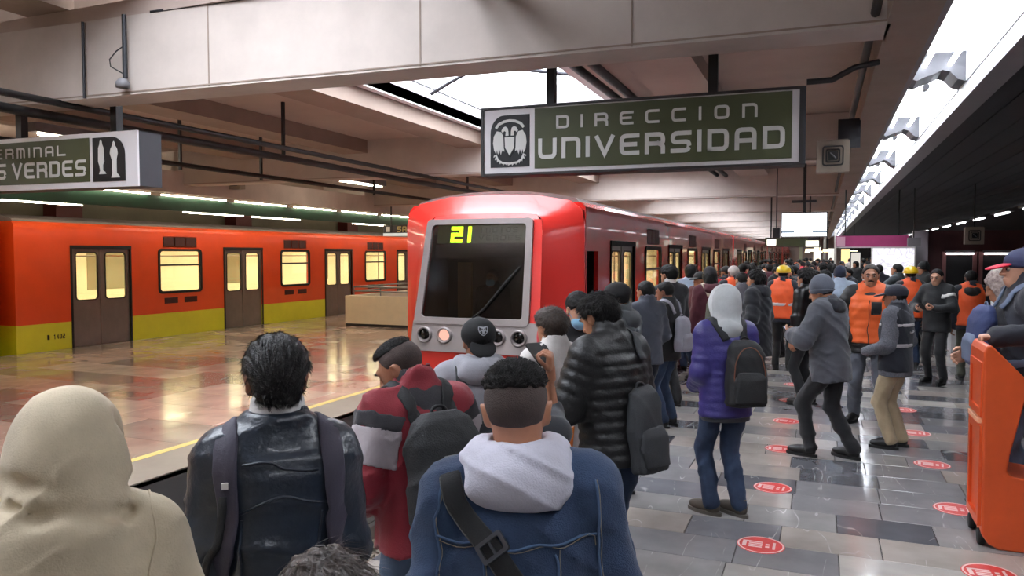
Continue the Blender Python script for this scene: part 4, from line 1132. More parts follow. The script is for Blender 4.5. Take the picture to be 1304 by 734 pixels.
def hair_sdf(P, style, seed=0):
    H = P['Hm']; c = P['Hc']; W = lambda *a: H @ V3(*a) + c
    s = Sdf(.025); loc = lambda p: (p - c) @ H
    th = {'short': .012, 'full': .022, 'slick': .017, 'curly': .038, 'top': .008, 'crop': .006, 'long': .02, 'fade': .0035, 'bob': .03}[style]
    s.add(ell(W(0, -.018, .032), (.074 + th, .094 + th, .083 + th), H))
    if style in ('full', 'curly'): s.add(ell(W(0, .03, .075), (.07, .06, .05), H))
    if style == 'slick': s.add(ell(W(0, -.005, .075), (.066, .09, .052), H)); s.add(ell(W(0, -.075, -.02), (.060, .04, .07), H))
    if style == 'top': s.add(ell(W(0, .008, .076), (.062, .08, .044), H))
    if style == 'crop': s.add(ell(W(0, .0, .085), (.045, .085, .036), H))
    if style in ('long', 'bob'): s.add(ell(W(0, -.05, -.06 if style == 'long' else -.04), (.09, .075, .15 if style == 'long' else .11), H), .04)
    if style == 'curly': s.add(ell(W(0, -.03, .0), (.105, .1, .1), H), .03)
    if style in ('top', 'crop'): s.cut(lambda p: (lambda q: (.060 if style == 'top' else .078) - q[:, 2] + .12 * np.maximum(-q[:, 1] - .05, 0))(loc(p)), .01)
    else:
        lo_ = {'long': -.22, 'bob': -.13, 'curly': -.075}.get(style, -.062)
        def cutf(p):
            q = loc(p); y = q[:, 1]
            zl = np.interp(y, [-.11, -.045, -.02, .012, .03, .06, .1], [lo_, lo_ + .005, -.02, .006, .03, .082, .092])
            if style in ('long', 'bob'): zl = np.interp(y, [-.11, .02, .04, .06, .1], [lo_, lo_, .0, .055, .066])
            return zl - q[:, 2]
        s.cut(cutf, .008)
        if style in ('short', 'slick', 'full', 'fade'):
            s.cut(lambda p: (lambda q: np.abs(q[:, 0]) - np.interp(q[:, 2], [-.08, -.03, .02, .055], [.050, .064, .076, .12]))(loc(p)), .012)
    if style not in ('long', 'bob'):
        for e in (-1, 1): s.sub(ell(W(e * .092, .0, -.012), (.032, .028, .042), H), .008)
    r = np.random.default_rng(seed); ph = r.uniform(0, 6, 4)
    amp = {'short': .002, 'full': .004, 'slick': .0018, 'curly': .008, 'top': .002, 'crop': .0012, 'long': .006, 'fade': .0004, 'bob': .007}[style]
    def strands(p):
        q = loc(p); a = np.arctan2(q[:, 0], q[:, 2] + .05)
        if style == 'slick': return -amp * np.sin(a * 26 + np.sin(q[:, 1] * 30 + ph[0]) * 1.4) - amp * .6 * np.sin(a * 47 + q[:, 1] * 18)
        if style == 'curly': return -amp * np.sin(q[:, 0] * 130 + ph[0] + 2 * np.sin(q[:, 2] * 60)) * np.sin(q[:, 1] * 120 + ph[1]) * np.sin(q[:, 2] * 125 + ph[2]) * 1.6 - amp * .5 * np.sin(q @ V3(70, 60, 80))
        return -amp * np.sin(a * 30 + np.sin(q[:, 1] * 45 + ph[0]) * 2) * (.6 + .4 * np.sin(q[:, 1] * 70 + q[:, 0] * 40 + ph[1])) - amp * .5 * np.sin(q @ V3(90, 140, 60) + ph[2])
    s.warp(lambda p: strands(p).astype(np.float32))
    return s

# ------------------------------------------------------------------ pose
def pose(lean=0, side=0, twist=0, head=(0, 0, 0), L=(-.24, .03, .80), R=(.24, .03, .80), Lp=(-.28, -1, 0), Rp=(.28, -1, 0), feet=((-.105, 0, 5), (.105, 0, -5)), drop=0.0, sh=1.0):
    P = {}
    rad = math.radians
    pc = V3((feet[0][0] + feet[1][0]) / 2, (feet[0][1] + feet[1][1]) / 2, .92 - drop)
    T = rotz(rad(twist)) @ roty(rad(side)) @ rotx(-rad(lean))
    P['T'] = T; P['o'] = pc
    W = lambda *a: T @ V3(*a) + pc
    P['W'] = W
    P['hip'] = [pc + V3(-.088, 0, -.02), pc + V3(.088, 0, -.02)]
    P['ank'] = [V3(f[0], f[1] - .02, .085) for f in feet]; P['fa'] = [rad(f[2]) for f in feet]
    P['knee'] = []
    for i in (0, 1):
        k, a = ik(P['hip'][i], P['ank'][i], .435, .415, (math.sin(-P['fa'][i]) * .3, 1, 0)); P['knee'].append(k); P['ank'][i] = a
    P['sho'] = [W(-.166 * sh, -.012, .458), W(.166 * sh, -.012, .458)]
    P['elb'] = []; P['wri'] = []
    for i, (tgt, pl) in enumerate(((L, Lp), (R, Rp))):
        e, w = ik(P['sho'][i], V3(*tgt), .30, .265, V3(*pl)); P['elb'].append(e); P['wri'].append(w)
    P['nb'] = W(0, -.012, .515)
    hp, hy, hr = (rad(x) for x in head)
    Hm = rotz(rad(twist) + hy) @ roty(hr + rad(side) * .5) @ rotx(-(rad(lean) * .6 + hp)); P['Hm'] = Hm
    P['Hc'] = P['nb'] + (T @ rotx(-hp * .5)) @ V3(0, .012, .036) + Hm @ V3(0, .018, .085)
    return P

def body_mesh_np(P, hb, hh, hands=('relax', 'relax'), palms=((1, 0, 0), (-1, 0, 0)), show=(True, True)):
    s = Sdf(.04)
    s.add(loft(P['o'], P['T'], [(-.1, 0, 0, .135, .09), (.1, 0, 0, .12, .08), (.3, 0, 0, .13, .09), (.42, 0, -.01, .12, .075), (.5, 0, -.012, .055, .05)]))
    for i in (0, 1):
        s.add(cone(P['hip'][i], P['knee'][i], .075, .05)).add(cone(P['knee'][i], P['ank'][i], .05, .036))
        s.add(cone(P['sho'][i], P['elb'][i], .043, .036)).add(cone(P['elb'][i], P['wri'][i], .038, .026))
    parts = [s.mesh(hb), head_sdf(P, P['nb']).mesh(hh)]
    for i in (0, 1):
        if not show[i]: continue
        V, F = hand_mesh(1 if i else -1, hands[i], max(hh * .8, .0045))
        y = P['wri'][i] - P['elb'][i]; y = y / np.linalg.norm(y); pn = V3(*palms[i]); pn = pn - y * (pn @ y); z = -pn / np.linalg.norm(pn); x = np.cross(y, z)
        M = np.stack([x, y, z], 1)
        parts.append((V @ M.T + P['wri'][i], F))
    n = 0; Vs = []; Fs = []
    for V, F in parts: Vs.append(V); Fs.append(F + n); n += len(V)
    return np.concatenate(Vs), np.concatenate(Fs)

def jacket_sdf(P, b=.0, hem=-.14, quilt=None, sleeves=True, cuff=.015, neck=.066, collar=.05, flare=0, wr=.005, seed=1, arm=0.0, shw=1.0):
    q = quilt
    s = Sdf(.035)
    st = [(hem, 0, 0, .166 + b + flare, .126 + b + flare * .7), (.0, 0, 0, .16 + b + flare * .6, .120 + b + flare * .4), (.13, 0, .0, .152 + b, .112 + b), (.30, 0, 0, .164 + b, .126 + b), (.40, 0, -.008, .158 + b, .112 + b * .8), (.465, 0, -.012, .12 + b * .6, .085 + b * .4), (.525, 0, -.012, .072 + b * .2, .066 + b * .2)]
    st = [(z, cx, cy, rx * shw, ry) for z, cx, cy, rx, ry in st]
    s.add(loft(P['o'], P['T'], st, 2.3, q))
    for i in (0, 1):
        s.add(cone(P['W']((-.05 if i == 0 else .05), -.012, .492), P['sho'][i], .06 + b * .4, .057 + b * .6), .08)
        if sleeves:
            wr_ = P['wri'][i] + (P['elb'][i] - P['wri'][i]) * cuff
            s.add(cone(P['sho'][i], P['elb'][i], .058 + b * .6 + arm, .052 + b * .6 + arm, q), .04); s.add(cone(P['elb'][i], wr_, .052 + b * .6 + arm, .041 + b * .5 + arm, q), .04)
        else:
            d = P['elb'][i] - P['sho'][i]; s.cut(halfspace(P['sho'][i] + d * .12, P['sho'][i] - P['W'](0, 0, .44)) if False else (lambda p: np.full(len(p), -1, np.float32)))
    if collar:
        nb = P['nb']; up = P['T'] @ V3(0, .02, 1)
        s.add(cone(nb - up * .02, nb + up * collar, .084 + b * .3, .080 + b * .2), .02)
        s.sub(cone(nb + up * (collar + .05), nb + up * (collar + .2), neck + .002, neck + .02), .008)
    if wr: s.warp(folds(wr, seed))
    return s
def trouser_sdf(P, b=.0, seed=2, wr=.005, cut=.03):
    s = Sdf(.035)
    s.add(loft(P['o'], rotz(0), [(-.10, 0, -.003, .158 + b, .112 + b), (.0, 0, -.006, .155 + b, .112 + b), (.1, 0, 0, .145 + b * .5, .10 + b * .5)], 2.4))
    for i in (0, 1):
        s.add(cone(P['hip'][i] + V3(0, -.01, -.03), P['knee'][i], .09 + b, .066 + b)); s.add(cone(P['knee'][i], P['ank'][i] + V3(0, -.005, -.02 + cut), .066 + b, .056 + b), .02)
    fo = folds(wr, seed, 30, (.2, .4, 1)); s.warp(lambda p: fo(p) * np.clip((.80 - p[:, 2]) / .12, 0, 1))
    return s
SHOE = {}
def shoe_mesh(m, ms, h=.009, high=.0):
    key = (m.name, ms.name, h, high)
    if key in SHOE: return SHOE[key]
    s = Sdf(.03)
    s.add(ell((0, .105, .05), (.044, .075, .036))).add(ell((0, .03, .055), (.040, .09, .045))).add(ell((0, -.035, .05), (.039, .045, .045))).add(cone((0, -.02, .06), (0, -.03, .10 + high), .040, .042))
    s.cut(lambda p: .022 - p[:, 2], .006).cut(lambda p: p[:, 2] - (.105 + high), .006)
    V, F = s.mesh(h); up = mesh_np('shoe', V, F, m)
    pts = [(.046 * math.cos(a) * (1.02 if math.sin(a) > 0 else .92), .045 + .145 * math.sin(a)) for a in [2 * math.pi * k / 18 for k in range(18)]]
    sole = MB().prism(pts, 'z', 0, .026).mesh('sole', ms)
    SHOE[key] = (up, sole)
    return SHOE[key]

SKIN = mat('tan skin', (176, 122, 94), .5, var=.1, vscale=20, bump=.05, bscale=120)
SKIN_D = mat('brown skin', (142, 94, 72), .5, var=.1, vscale=20, bump=.05, bscale=120)
SKIN_L = mat('light skin', (200, 150, 124), .5, var=.1, vscale=20, bump=.05, bscale=120)
HAIRB = mat('black hair', (20, 17, 17), .62, spec=.25, var=.4, vscale=60, bump=.5, bscale=220, stretch=(1, .25, 1))
HAIRBR = mat('brown hair', (54, 38, 28), .5, var=.4, vscale=60, bump=.5, bscale=200)
HAIRG = mat('grey streaked black hair', (36, 33, 33), .5, spec=.35, var=.7, vscale=80, bump=.6, bscale=240, stretch=(1, .18, 1))
HAIRW = mat('white grey hair', (176, 168, 164), .6, var=.2, vscale=50, bump=.4, bscale=200)
FADE = mat('close cropped dark stubble', (72, 58, 54), .75, var=.3, vscale=18, bump=.5, bscale=400)
EYEW = mat('eye white', (158, 148, 142), .3); EYED = mat('dark iris', (34, 22, 16), .15)
WSOLE = mat('pale sole', (186, 180, 174), .6); BSOLE = mat('black sole', (22, 22, 23), .7)

DBG = []
class Person:
    """one figure: an Empty at the feet, body and clothes as its children"""
    def __init__(s, label, x, y, rz, H=1.70, q=0, group=None, skin=SKIN, cat='person', z=0, **kw):
        s.root = tag(empty('person', (x, y, z), math.radians(rz)), label, cat, group)
        s.sc = H / 1.674; s.P = pose(**kw); s.q = q; s.skin = skin
        s.hc = (.0115, .015, .019, .025)[q]; s.hh = (.0058, .0075, .0095, .013)[q]
        s.jk = None
        DBG.append((label, s))
    def part(s, name, VF, m, parent=None):
        V, F = VF
        return put(name, mesh_np(name, V * s.sc, F, m), parent or s.root)
    def body(s, **kw): s.part('body', body_mesh_np(s.P, .03, s.hh, **kw), s.skin); return s
    def eyes(s):
        H, c = s.P['Hm'], s.P['Hc']
        for e in (-1, 1):
            mb = MB(); p = (H @ V3(e * .031, .0785, .003) + c) * s.sc
            for rr, off, m, n in ((.0125, 0, EYEW, 'eyeball'), (.0065, .0085, EYED, 'iris')):
                V, F = [], []
                u = bpy.data.meshes.new(n); b = bmesh.new(); bmesh.ops.create_icosphere(b, subdivisions=2, radius=rr * s.sc); b.to_mesh(u); b.free()
                for f in u.polygons: f.use_smooth = True
                u.materials.append(m)
                o = put(n, u, s.root if n == 'eyeball' else o, None if n != 'eyeball' else tuple(p))
                if n == 'iris': o.location = tuple((H @ V3(0, off, 0)) * s.sc)
        return s
    def brows(s, m, moustache=False, beard=False):
        H, c = s.P['Hm'], s.P['Hc']; W = lambda *a: H @ V3(*a) + c
        for e in (-1, 1):
            d = Sdf(.004).add(cone(W(e * .014, .1, .024), W(e * .032, .0965, .029), .0045, .005)).add(cone(W(e * .032, .0965, .029), W(e * .048, .083, .023), .005, .003))
            s.part('eyebrow', d.mesh(.0035), m)
        if moustache:
            d = Sdf(.006).add(cone(W(-.028, .084, -.052), W(0, .1, -.043), .005, .007)).add(cone(W(.028, .084, -.052), W(0, .1, -.043), .005, .007)); s.part('moustache', d.mesh(.004), m)
        if beard:
            d = Sdf(.01).add(ell(W(0, .05, -.085), (.042, .044, .03), H)).add(ell(W(0, .083, -.09), (.022, .014, .02), H)).cut(lambda p: (p - W(0, 0, -.074)) @ (H @ V3(0, .0, 1))); s.part('beard', d.mesh(.005), m)
        return s
    def hair(s, style, m=HAIRB, seed=0, name='hair'): s.part(name, hair_sdf(s.P, style, seed).mesh(s.hh if style != 'slick' else s.hh * .8), m); return s
    def strands(s, style, m, n=3500, length=.03, lift=.35, comb=(0, -1, -.6), seed=1, r=.0011, jit=.22):
        """single hairs standing out of the hair surface, combed one way"""
        H, c = s.P['Hm'], s.P['Hc']; f = hair_sdf(s.P, style, 0); V, F = f.mesh(s.hh); g = np.random.default_rng(seed)
        k = g.integers(0, len(F), n); w = g.dirichlet((1, 1, 1, 1), n).astype(np.float32)
        p = (V[F[k]] * w[:, :, None]).sum(1); nn = np.cross(V[F[k, 2]] - V[F[k, 0]], V[F[k, 3]] - V[F[k, 1]]); nn /= np.linalg.norm(nn, axis=1)[:, None] + 1e-9
        if style in ('top', 'crop'):
            ok = (nn @ H)[:, 2] > .25; p, nn = p[ok], nn[ok]; n = len(p)
        cd = (H @ V3(*comb)) + g.normal(0, jit, (n, 3)).astype(np.float32); cd -= nn * (cd * nn).sum(1)[:, None]; cd /= np.linalg.norm(cd, axis=1)[:, None] + 1e-9
        sd = np.cross(cd, nn); L = (length * g.uniform(.5, 1.2, n))[:, None]
        p0 = p - nn * .001; p1 = p + (cd * .5 + nn * lift * .6) * L; p2 = p + (cd * 1.0 + nn * lift * .55) * L
        vs = np.concatenate([p0 - sd * r, p0 + sd * r, p1 - sd * r, p1 + sd * r, p2]); i = np.arange(n)
        Fq = [(a, n + a, 3 * n + a, 2 * n + a) for a in i] + [(2 * n + a, 3 * n + a, 4 * n + a) for a in i]
        o = put('hair_strands', mesh_np('hair_strands', vs * s.sc, Fq, m), s.root); o['kind'] = 'stuff'
        return s
    def jacket(s, m, name='jacket', **kw):
        s.jk = jacket_sdf(s.P, **kw); s.part(name, s.jk.mesh(s.hc), m); s.jkw = kw; return s
    def trousers(s, m, name='trousers', **kw): s.part(name, trouser_sdf(s.P, **kw).mesh(s.hc * 1.1), m); return s
    def shoes(s, m, sole=BSOLE, high=0.0):
        up, so = shoe_mesh(m, sole, .009 if s.q < 3 else .014, high)
        for i in (0, 1):
            a = s.P['ank'][i]; f = put('shoe', up, s.root, (a[0] * s.sc, (a[1] + .02) * s.sc, (a[2] - .085) * s.sc), (0, 0, s.P['fa'][i])); f.scale = (s.sc,) * 3
            put('sole', so, f)
        return s
    def vest(s, m, b=.03, hem=-.12, band=None, name='vest', collar=.04, seed=3, quilt=None, wr=.004):
        P = s.P
        v = jacket_sdf(P, b=b, hem=hem, sleeves=False, collar=collar, wr=0, quilt=quilt)
        for i in (0, 1):
            d = P['elb'][i] - P['sho'][i]; n = (P['T'] @ V3(1 if i else -1, 0, .1)); v.cut(halfspace(P['sho'][i] + n * .022, n), .01)
        if wr: v.warp(folds(wr, seed))
        s.part(name, v.mesh(s.hc), m); s.vs = v
        for z0, z1, mm in band or []:
            w = jacket_sdf(P, b=b + .006, hem=hem, sleeves=False, collar=0, wr=0)
            w.cut(halfspace(P['W'](0, 0, z0), -(P['T'] @ V3(0, 0, 1))), .003).cut(halfspace(P['W'](0, 0, z1), P['T'] @ V3(0, 0, 1)), .003)
            for i in (0, 1):
                n = (P['T'] @ V3(1 if i else -1, 0, .1)); w.cut(halfspace(P['sho'][i] + n * .022, n), .01)
            s.part('reflective_band', w.mesh(s.hc * .8), mm)
        return s
    def cap(s, m, yaw=0, bill=None, low=.0, name='cap'):
        H, c = s.P['Hm'], s.P['Hc']; Hy = H @ rotz(math.radians(yaw)); W = lambda *a: Hy @ V3(*a) + c; W0 = lambda *a: H @ V3(*a) + c
        d = Sdf(.02).add(ell(W0(0, -.018, .045), (.093, .113, .088), H))
        lq = lambda p: (p - c) @ H
        d.cut(lambda p: (.012 - low) - lq(p)[:, 2] + (0 if yaw == 0 else .35 * np.minimum(lq(p)[:, 1], 0) - .0) , .006)
        s.capsdf = d
        o = s.part(name, d.mesh(s.hh), m)
        b = Sdf(.01).add(ell(W(0, .115 if yaw == 0 else .108, .024 - low if yaw == 0 else -.02 - low), (.072, .085 if yaw == 0 else .062, .012), Hy @ rotx(-.22 if yaw == 0 else -1.05))).cut(lambda p: .035 - ((p - c) @ Hy)[:, 1], .006)
        s.part('bill', b.mesh(s.hh * .75), bill or m, o)
        s.part('button', Sdf(.01).add(ell(W0(0, -.018, .133), (.012, .012, .006), H)).mesh(.004), m, o)
        return s
    def beanie(s, m):
        H, c = s.P['Hm'], s.P['Hc']; W = lambda *a: H @ V3(*a) + c
        d = Sdf(.02).add(ell(W(0, -.022, .05), (.092, .112, .095), H)).add(ell(W(0, -.03, .11), (.06, .07, .05), H), .04).cut(lambda p: -.012 + .25 * ((p - c) @ H)[:, 1] - ((p - c) @ H)[:, 2], .008)
        d.warp(lambda p: (-.0015 * np.sin(np.arctan2(((p - c) @ H)[:, 0], ((p - c) @ H)[:, 1] + .02) * 40)).astype(np.float32))
        o = s.part('beanie', d.mesh(s.hh), m)
        r = Sdf(.01).add(ell(W(0, -.022, .02), (.097, .117, .06), H)).cut(lambda p: -.018 + .25 * ((p - c) @ H)[:, 1] - ((p - c) @ H)[:, 2], .006).cut(lambda p: ((p - c) @ H)[:, 2] - .03 - .25 * ((p - c) @ H)[:, 1], .006)
        s.part('cuff', r.mesh(s.hh), m, o)
        return s
    def helmet(s, m):
        H, c = s.P['Hm'], s.P['Hc']; W = lambda *a: H @ V3(*a) + c
        d = Sdf(.015).add(ell(W(0, -.015, .055), (.112, .135, .10), H)).cut(lambda p: .03 - ((p - c) @ H)[:, 2], .006)
        d.add(cone(W(0, -.1, .12), W(0, .08, .135), .02, .02), .02)
        o = s.part('hard_hat', d.mesh(s.hh), m)
        b = Sdf(.01).add(ell(W(0, .01, .034), (.128, .165, .012), H)); s.part('brim', b.mesh(s.hh * .8), m, o)
        return s
    def hood_up(s, m, peak=(0, -.09, .12), pr=.05, drape=True, seed=5, wr=.003, size=1.0, name='hood', join=False, creases=()):
        P = s.P; H, c = P['Hm'], P['Hc']; W = lambda *a: H @ V3(*a) + c
        d = Sdf(.05).add(ell(W(0, -.022, .025), (.100 * size, .128 * size, .128 * size), H)).add(ell(W(*peak), (pr, pr, pr), H), .11)
        d.add(cone(W(0, -.03, -.03), P['nb'] + P['T'] @ V3(0, -.015, -.03), .092 * size, .125), .07)
        if drape: d.add(ell(P['nb'] + P['T'] @ V3(0, .0, -.025), (.15, .115, .05), P['T']), .05)
        d.sub(ell(W(0, .13, -.02), (.070, .1, .10), H), .035)
        for pts, r in creases:
            for a, b2 in zip(pts[:-1], pts[1:]): d.sub(cone(a, b2, r, r), .035)
        if join: d.k = .05; d.ops = s.jk.ops + d.ops; s.jk = d
        if wr: d.warp(folds(wr, seed, 24, (.5, .3, .7)))
        s.part(name, d.mesh(s.hh * 1.6 if join else s.hh * 1.3), m)
        return s
    def hood_down(s, m, seed=6, w=.15, dz=0, dy=0, th=.05, wr=.004, name='hood', ring=.09):
        P = s.P; W = P['W']
        d = Sdf(.03)
        for a0, a1 in zip(range(-4, 4), range(-3, 5)):
            f = lambda a: W(ring * math.sin(a * .62), -.012 - ring * math.cos(a * .62), .505 + .0 * a + .016 * abs(a) * .4 + dz)
            d.add(cone(f(a0), f(a1), th * (1 - .06 * abs(a0)), th * (1 - .06 * abs(a1))))
        d.add(ell(W(0, -.115 + dy, .478 + dz), (w * .8, .050, .054), P['T']), .04)
        d.sub(cone(P['nb'], P['nb'] + P['T'] @ V3(0, .03, .2), .06, .075), .01)
        if wr: d.warp(folds(wr, seed, 34, (.3, .5, .8)))
        s.part(name, d.mesh(s.hh * 1.2), m)
        return s
    def mask(s, m):
        H, c = s.P['Hm'], s.P['Hc']; W = lambda *a: H @ V3(*a) + c
        d = Sdf(.02).add(ell(W(0, .052, -.05), (.062, .062, .058), H)).add(ell(W(0, .085, -.035), (.025, .035, .03), H)).cut(lambda p: ((p - c) @ H)[:, 2] + .008, .008).cut(lambda p: .028 - ((p - c) @ H)[:, 1], .006)
        o = s.part('face_mask', d.mesh(s.hh * .8), m)
        for e in (-1, 1):
            MB().tube([tuple((W(e * .06, .045, -.03)) * s.sc), tuple(W(e * .078, .01, .0) * s.sc), tuple(W(e * .080, -.02, .012) * s.sc)], .0018, 5).build('ear_loop', m, o)
        return s
    # points on the clothes
    def onto(s, pts, sdf=None, off=.0):
        f = sdf or s.jk; p = np.array(pts, np.float32)
        for _ in range(9):
            d = f.at(p); g = np.stack([f.at(p + V3(*(e * .004 for e in ax))) - f.at(p - V3(*(e * .004 for e in ax))) for ax in ((1, 0, 0), (0, 1, 0), (0, 0, 1))], -1)
            g /= np.linalg.norm(g, axis=1)[:, None] + 1e-6
            p = p - g * np.clip(d - off, -.05, .05)[:, None]
        return p, g
    def resample(s, pts, n):
        pts = np.array(pts, np.float32); L = np.r_[0, np.cumsum(np.linalg.norm(np.diff(pts, axis=0), axis=1))]; t = np.linspace(0, L[-1], n)
        # smooth interpolation through a couple of corner cutting passes
        q = np.stack([np.interp(t, L, pts[:, i]) for i in range(3)], -1)
        for _ in range(3): q[1:-1] = (q[:-2] + 2 * q[1:-1] + q[2:]) / 4
        return q.astype(np.float32)
    def ribbon(s, name, pts, w, th, m, parent, n=22, sdf=None, off=.008, project=True, world=True):
        """a strap lying on the clothes along the given points (person frame)"""
        q = s.resample(pts, n)
        if project:
            q, g = s.onto(q, sdf, off)
            for _ in range(2): q[1:-1] = (q[:-2] + 2 * q[1:-1] + q[2:]) / 4
        else: g = np.tile(V3(0, -1, .2), (n, 1)) if project is False else project
        t = np.gradient(q, axis=0); t /= np.linalg.norm(t, axis=1)[:, None] + 1e-6
        b = np.cross(t, g); b /= np.linalg.norm(b, axis=1)[:, None] + 1e-6; g = np.cross(b, t)
        hw = w / 2
        prof = [(-hw, 0), (-hw * .8, th), (hw * .8, th), (hw, 0), (hw * .8, -th * .6), (-hw * .8, -th * .6)]
        V = np.concatenate([q + b * x + g * y for x, y in prof]) * s.sc; k = len(prof)
        F = []
        for i in range(n - 1):
            for j in range(k): a = j * n + i; bb = ((j + 1) % k) * n + i; F.append((a, a + 1, bb + 1, bb))
        F.append([j * n for j in range(k)]); F.append([j * n + n - 1 for j in range(k)][::-1])
        return put(name, mesh_np(name, V, F, m), parent)
    def seam(s, pts, m, r=.0022, name='seam', sdf=None, parent=None, n=24, off=.0012):
        q = s.resample(pts, n); q, g = s.onto(q, sdf, off)
        for _ in range(3): q[1:-1] = (q[:-2] + 2 * q[1:-1] + q[2:]) / 4
        return MB().tube([tuple(v) for v in q * s.sc], r * s.sc, 5).build(name, m, parent or s.root)
    def thing(s, name, label, cat, group=None):
        """a thing worn or held: top-level, standing in the wearer's frame"""
        o = empty(name, tuple(s.root.location), s.root.rotation_euler.z); tag(o, label, cat, group); return o
    def backpack(s, label, m, m2=None, w=.15, h=.22, d=.085, z=.20, off=.0, straps=True, pocket=True, piping=None, tilt=0, x=0, sw=.055, front=False, handle=True, sx=1.0):
        P = s.P; m2 = m2 or m; sg = 1 if front else -1
        t = s.thing('backpack', label, 'backpack')
        bk = s.jkw.get('b', 0)
        T = P['T'] @ rotx(math.radians(tilt)); o = P['W'](x, sg * (.122 + bk + d * .92 + off), z)
        st = [(-h, 0, 0, w * .92, d * .95), (-h * .9, 0, 0, w, d * 1.05), (-h * .2, 0, 0, w * 1.0, d), (h * .5, 0, 0, w * .93, d * .85), (h * .85, 0, -sg * .01, w * .75, d * .65), (h, 0, -sg * .02, w * .45, d * .4)]
        f = Sdf(.03).add(loft(o, T, st, 3.0)).warp(folds(.004, int(w * 977 + z * 131), 24)); s.bag = f
        s.part('bag', f.mesh(max(s.hc * .9, .011)), m, t)
        if pocket:
            oo = o + T @ V3(0, sg * d * .85, -h * .38)
            g = Sdf(.03).add(loft(oo, T, [(-h * .5, 0, 0, w * .78, d * .42), (h * .2, 0, 0, w * .78, d * .42), (h * .45, 0, -sg * .01, w * .6, d * .25)], 3.0)).warp(folds(.003, 5, 24))
            pk = s.part('front_pocket', g.mesh(max(s.hc * .9, .011)), m2, t)
        if piping is not None:
            pts = [o + T @ V3(w * .86 * math.sin(a) * (1 if math.cos(a) < 0 else .95), sg * d * .9, h * .86 * math.cos(a)) for a in np.linspace(-2.5, 2.5, 22)]
            q = s.resample(pts, 30); q, _ = s.onto(q, f, .001); MB().tube([tuple(v) for v in q * s.sc], .004, 5).build('piping', piping, t)
        if handle:
            top = o + T @ V3(0, -sg * .02, h); MB().tube([tuple((top + T @ V3(.035 * math.cos(a), 0, .03 * math.sin(a) - .01)) * s.sc) for a in np.linspace(0, math.pi, 8)], .007, 6).build('handle', m2, t)
        if straps:
            tors = jacket_sdf(P, **{**s.jkw, 'sleeves': False})
            for e in ((-1, 1) if straps is True else straps):
                W = P['W']
                pts = [W(e * .07 * sx + x * .3, sg * .15, .40), W(e * .085 * sx, sg * .1, .48), W(e * .095 * sx, 0, .53), W(e * .105 * sx, -sg * .1, .47), W(e * .125 * sx, -sg * .16, .36), W(e * .16, -sg * .14, .22), W(e * .165, -sg * .02, .10), W(e * .12 + x * .5, sg * .12, .04)]
                if not front: pts = pts[:-2]
                s.ribbon('strap', pts, sw, .007, m2, t, 30, sdf=tors, off=.010)
        return t
# ------------------------------------------------------------------ people
F_ = fabric
BEIGE = F_((206, 190, 162), .9); LEATHER = mat('navy leather', (36, 44, 56), .36, var=.25, vscale=5, bump=.3, bscale=60, coat=.15)
DENIM = mat('blue denim', (44, 66, 98), .85, var=.3, vscale=6, bump=.35, bscale=300, sheen=.1, col2=(30, 46, 74)); JEANS = mat('jeans denim', (48, 66, 94), .85, var=.3, vscale=5, bump=.3, bscale=260, col2=(32, 44, 68))
JEANS_L = mat('light jeans denim', (84, 102, 126), .85, var=.25, vscale=5, bump=.3, bscale=260); CRIMSON = F_((136, 24, 40), .7); PALEG = F_((176, 166, 170), .7)
HOODG = F_((140, 139, 146), .9); HOODW = F_((204, 202, 216), .9); BLKF = F_((20, 20, 23), .8); NAVY = F_((26, 30, 42), .8); CHAR = F_((52, 54, 60), .85); SLATE = F_((62, 66, 78), .8)
BLKP = mat('black quilted nylon', (24, 24, 26), .5, var=.15, vscale=8, bump=.25, bscale=90); PURP = mat('indigo quilted nylon', (52, 46, 112), .5, var=.15, vscale=8, bump=.25, bscale=90)
GREYJ = F_((74, 76, 84), .85); WHITE_S = F_((206, 200, 196), .85); MAROON = F_((76, 22, 36), .85); ORANGE = mat('orange high visibility cloth', (236, 92, 40), .6, var=.08, vscale=8, bump=.15, bscale=120)
ORANGEP = mat('orange quilted nylon', (240, 104, 44), .5, var=.08, vscale=8, bump=.15, bscale=100)
REFLB = mat('silver reflective tape', (208, 206, 208), .35, metal=.2); TANP = F_((176, 158, 128), .9); GREYP = F_((84, 88, 98), .85); BLKT = F_((24, 24, 28), .85); OLIVET = F_((66, 66, 54), .85); NAVYT = F_((28, 32, 46), .85)
HEATH = mat('heather grey knit', (104, 106, 114), .9, var=.5, vscale=90, bump=.3, bscale=200); LTBLUE = F_((170, 186, 206), .8); REDJ = F_((214, 36, 58), .7)
SHOEB = mat('black shoe leather', (24, 23, 24), .45, bump=.1); SHOEBR = mat('grey brown suede', (86, 78, 70), .85, bump=.2); PACKB = mat('black pack nylon', (24, 25, 28), .7, var=.15, vscale=10, bump=.3, bscale=180); PACKG = mat('grey pack nylon', (44, 46, 50), .7, bump=.3, bscale=180)
LPACK = mat('light grey pack nylon', (150, 148, 158), .75, bump=.25, bscale=180); BUCK = mat('strap buckle', (40, 40, 44), .35); BLUEM = mat('pale blue mask', (132, 178, 206), .7, bump=.1); YHAT = mat('yellow hard hat', (232, 192, 30), .3, coat=.3)
STITCH = mat('tan stitching', (140, 128, 112), .8); SILV = mat('silver emblem thread', (170, 172, 178), .6); PHONE = mat('black phone', (14, 14, 16), .5); PHONES = emitter('phone screen glow', (190, 205, 235), .9)
STRAPG = mat('dark purple grey strap', (62, 58, 72), .7, bump=.2, bscale=180); CUFFW = F_((214, 210, 208), .8)

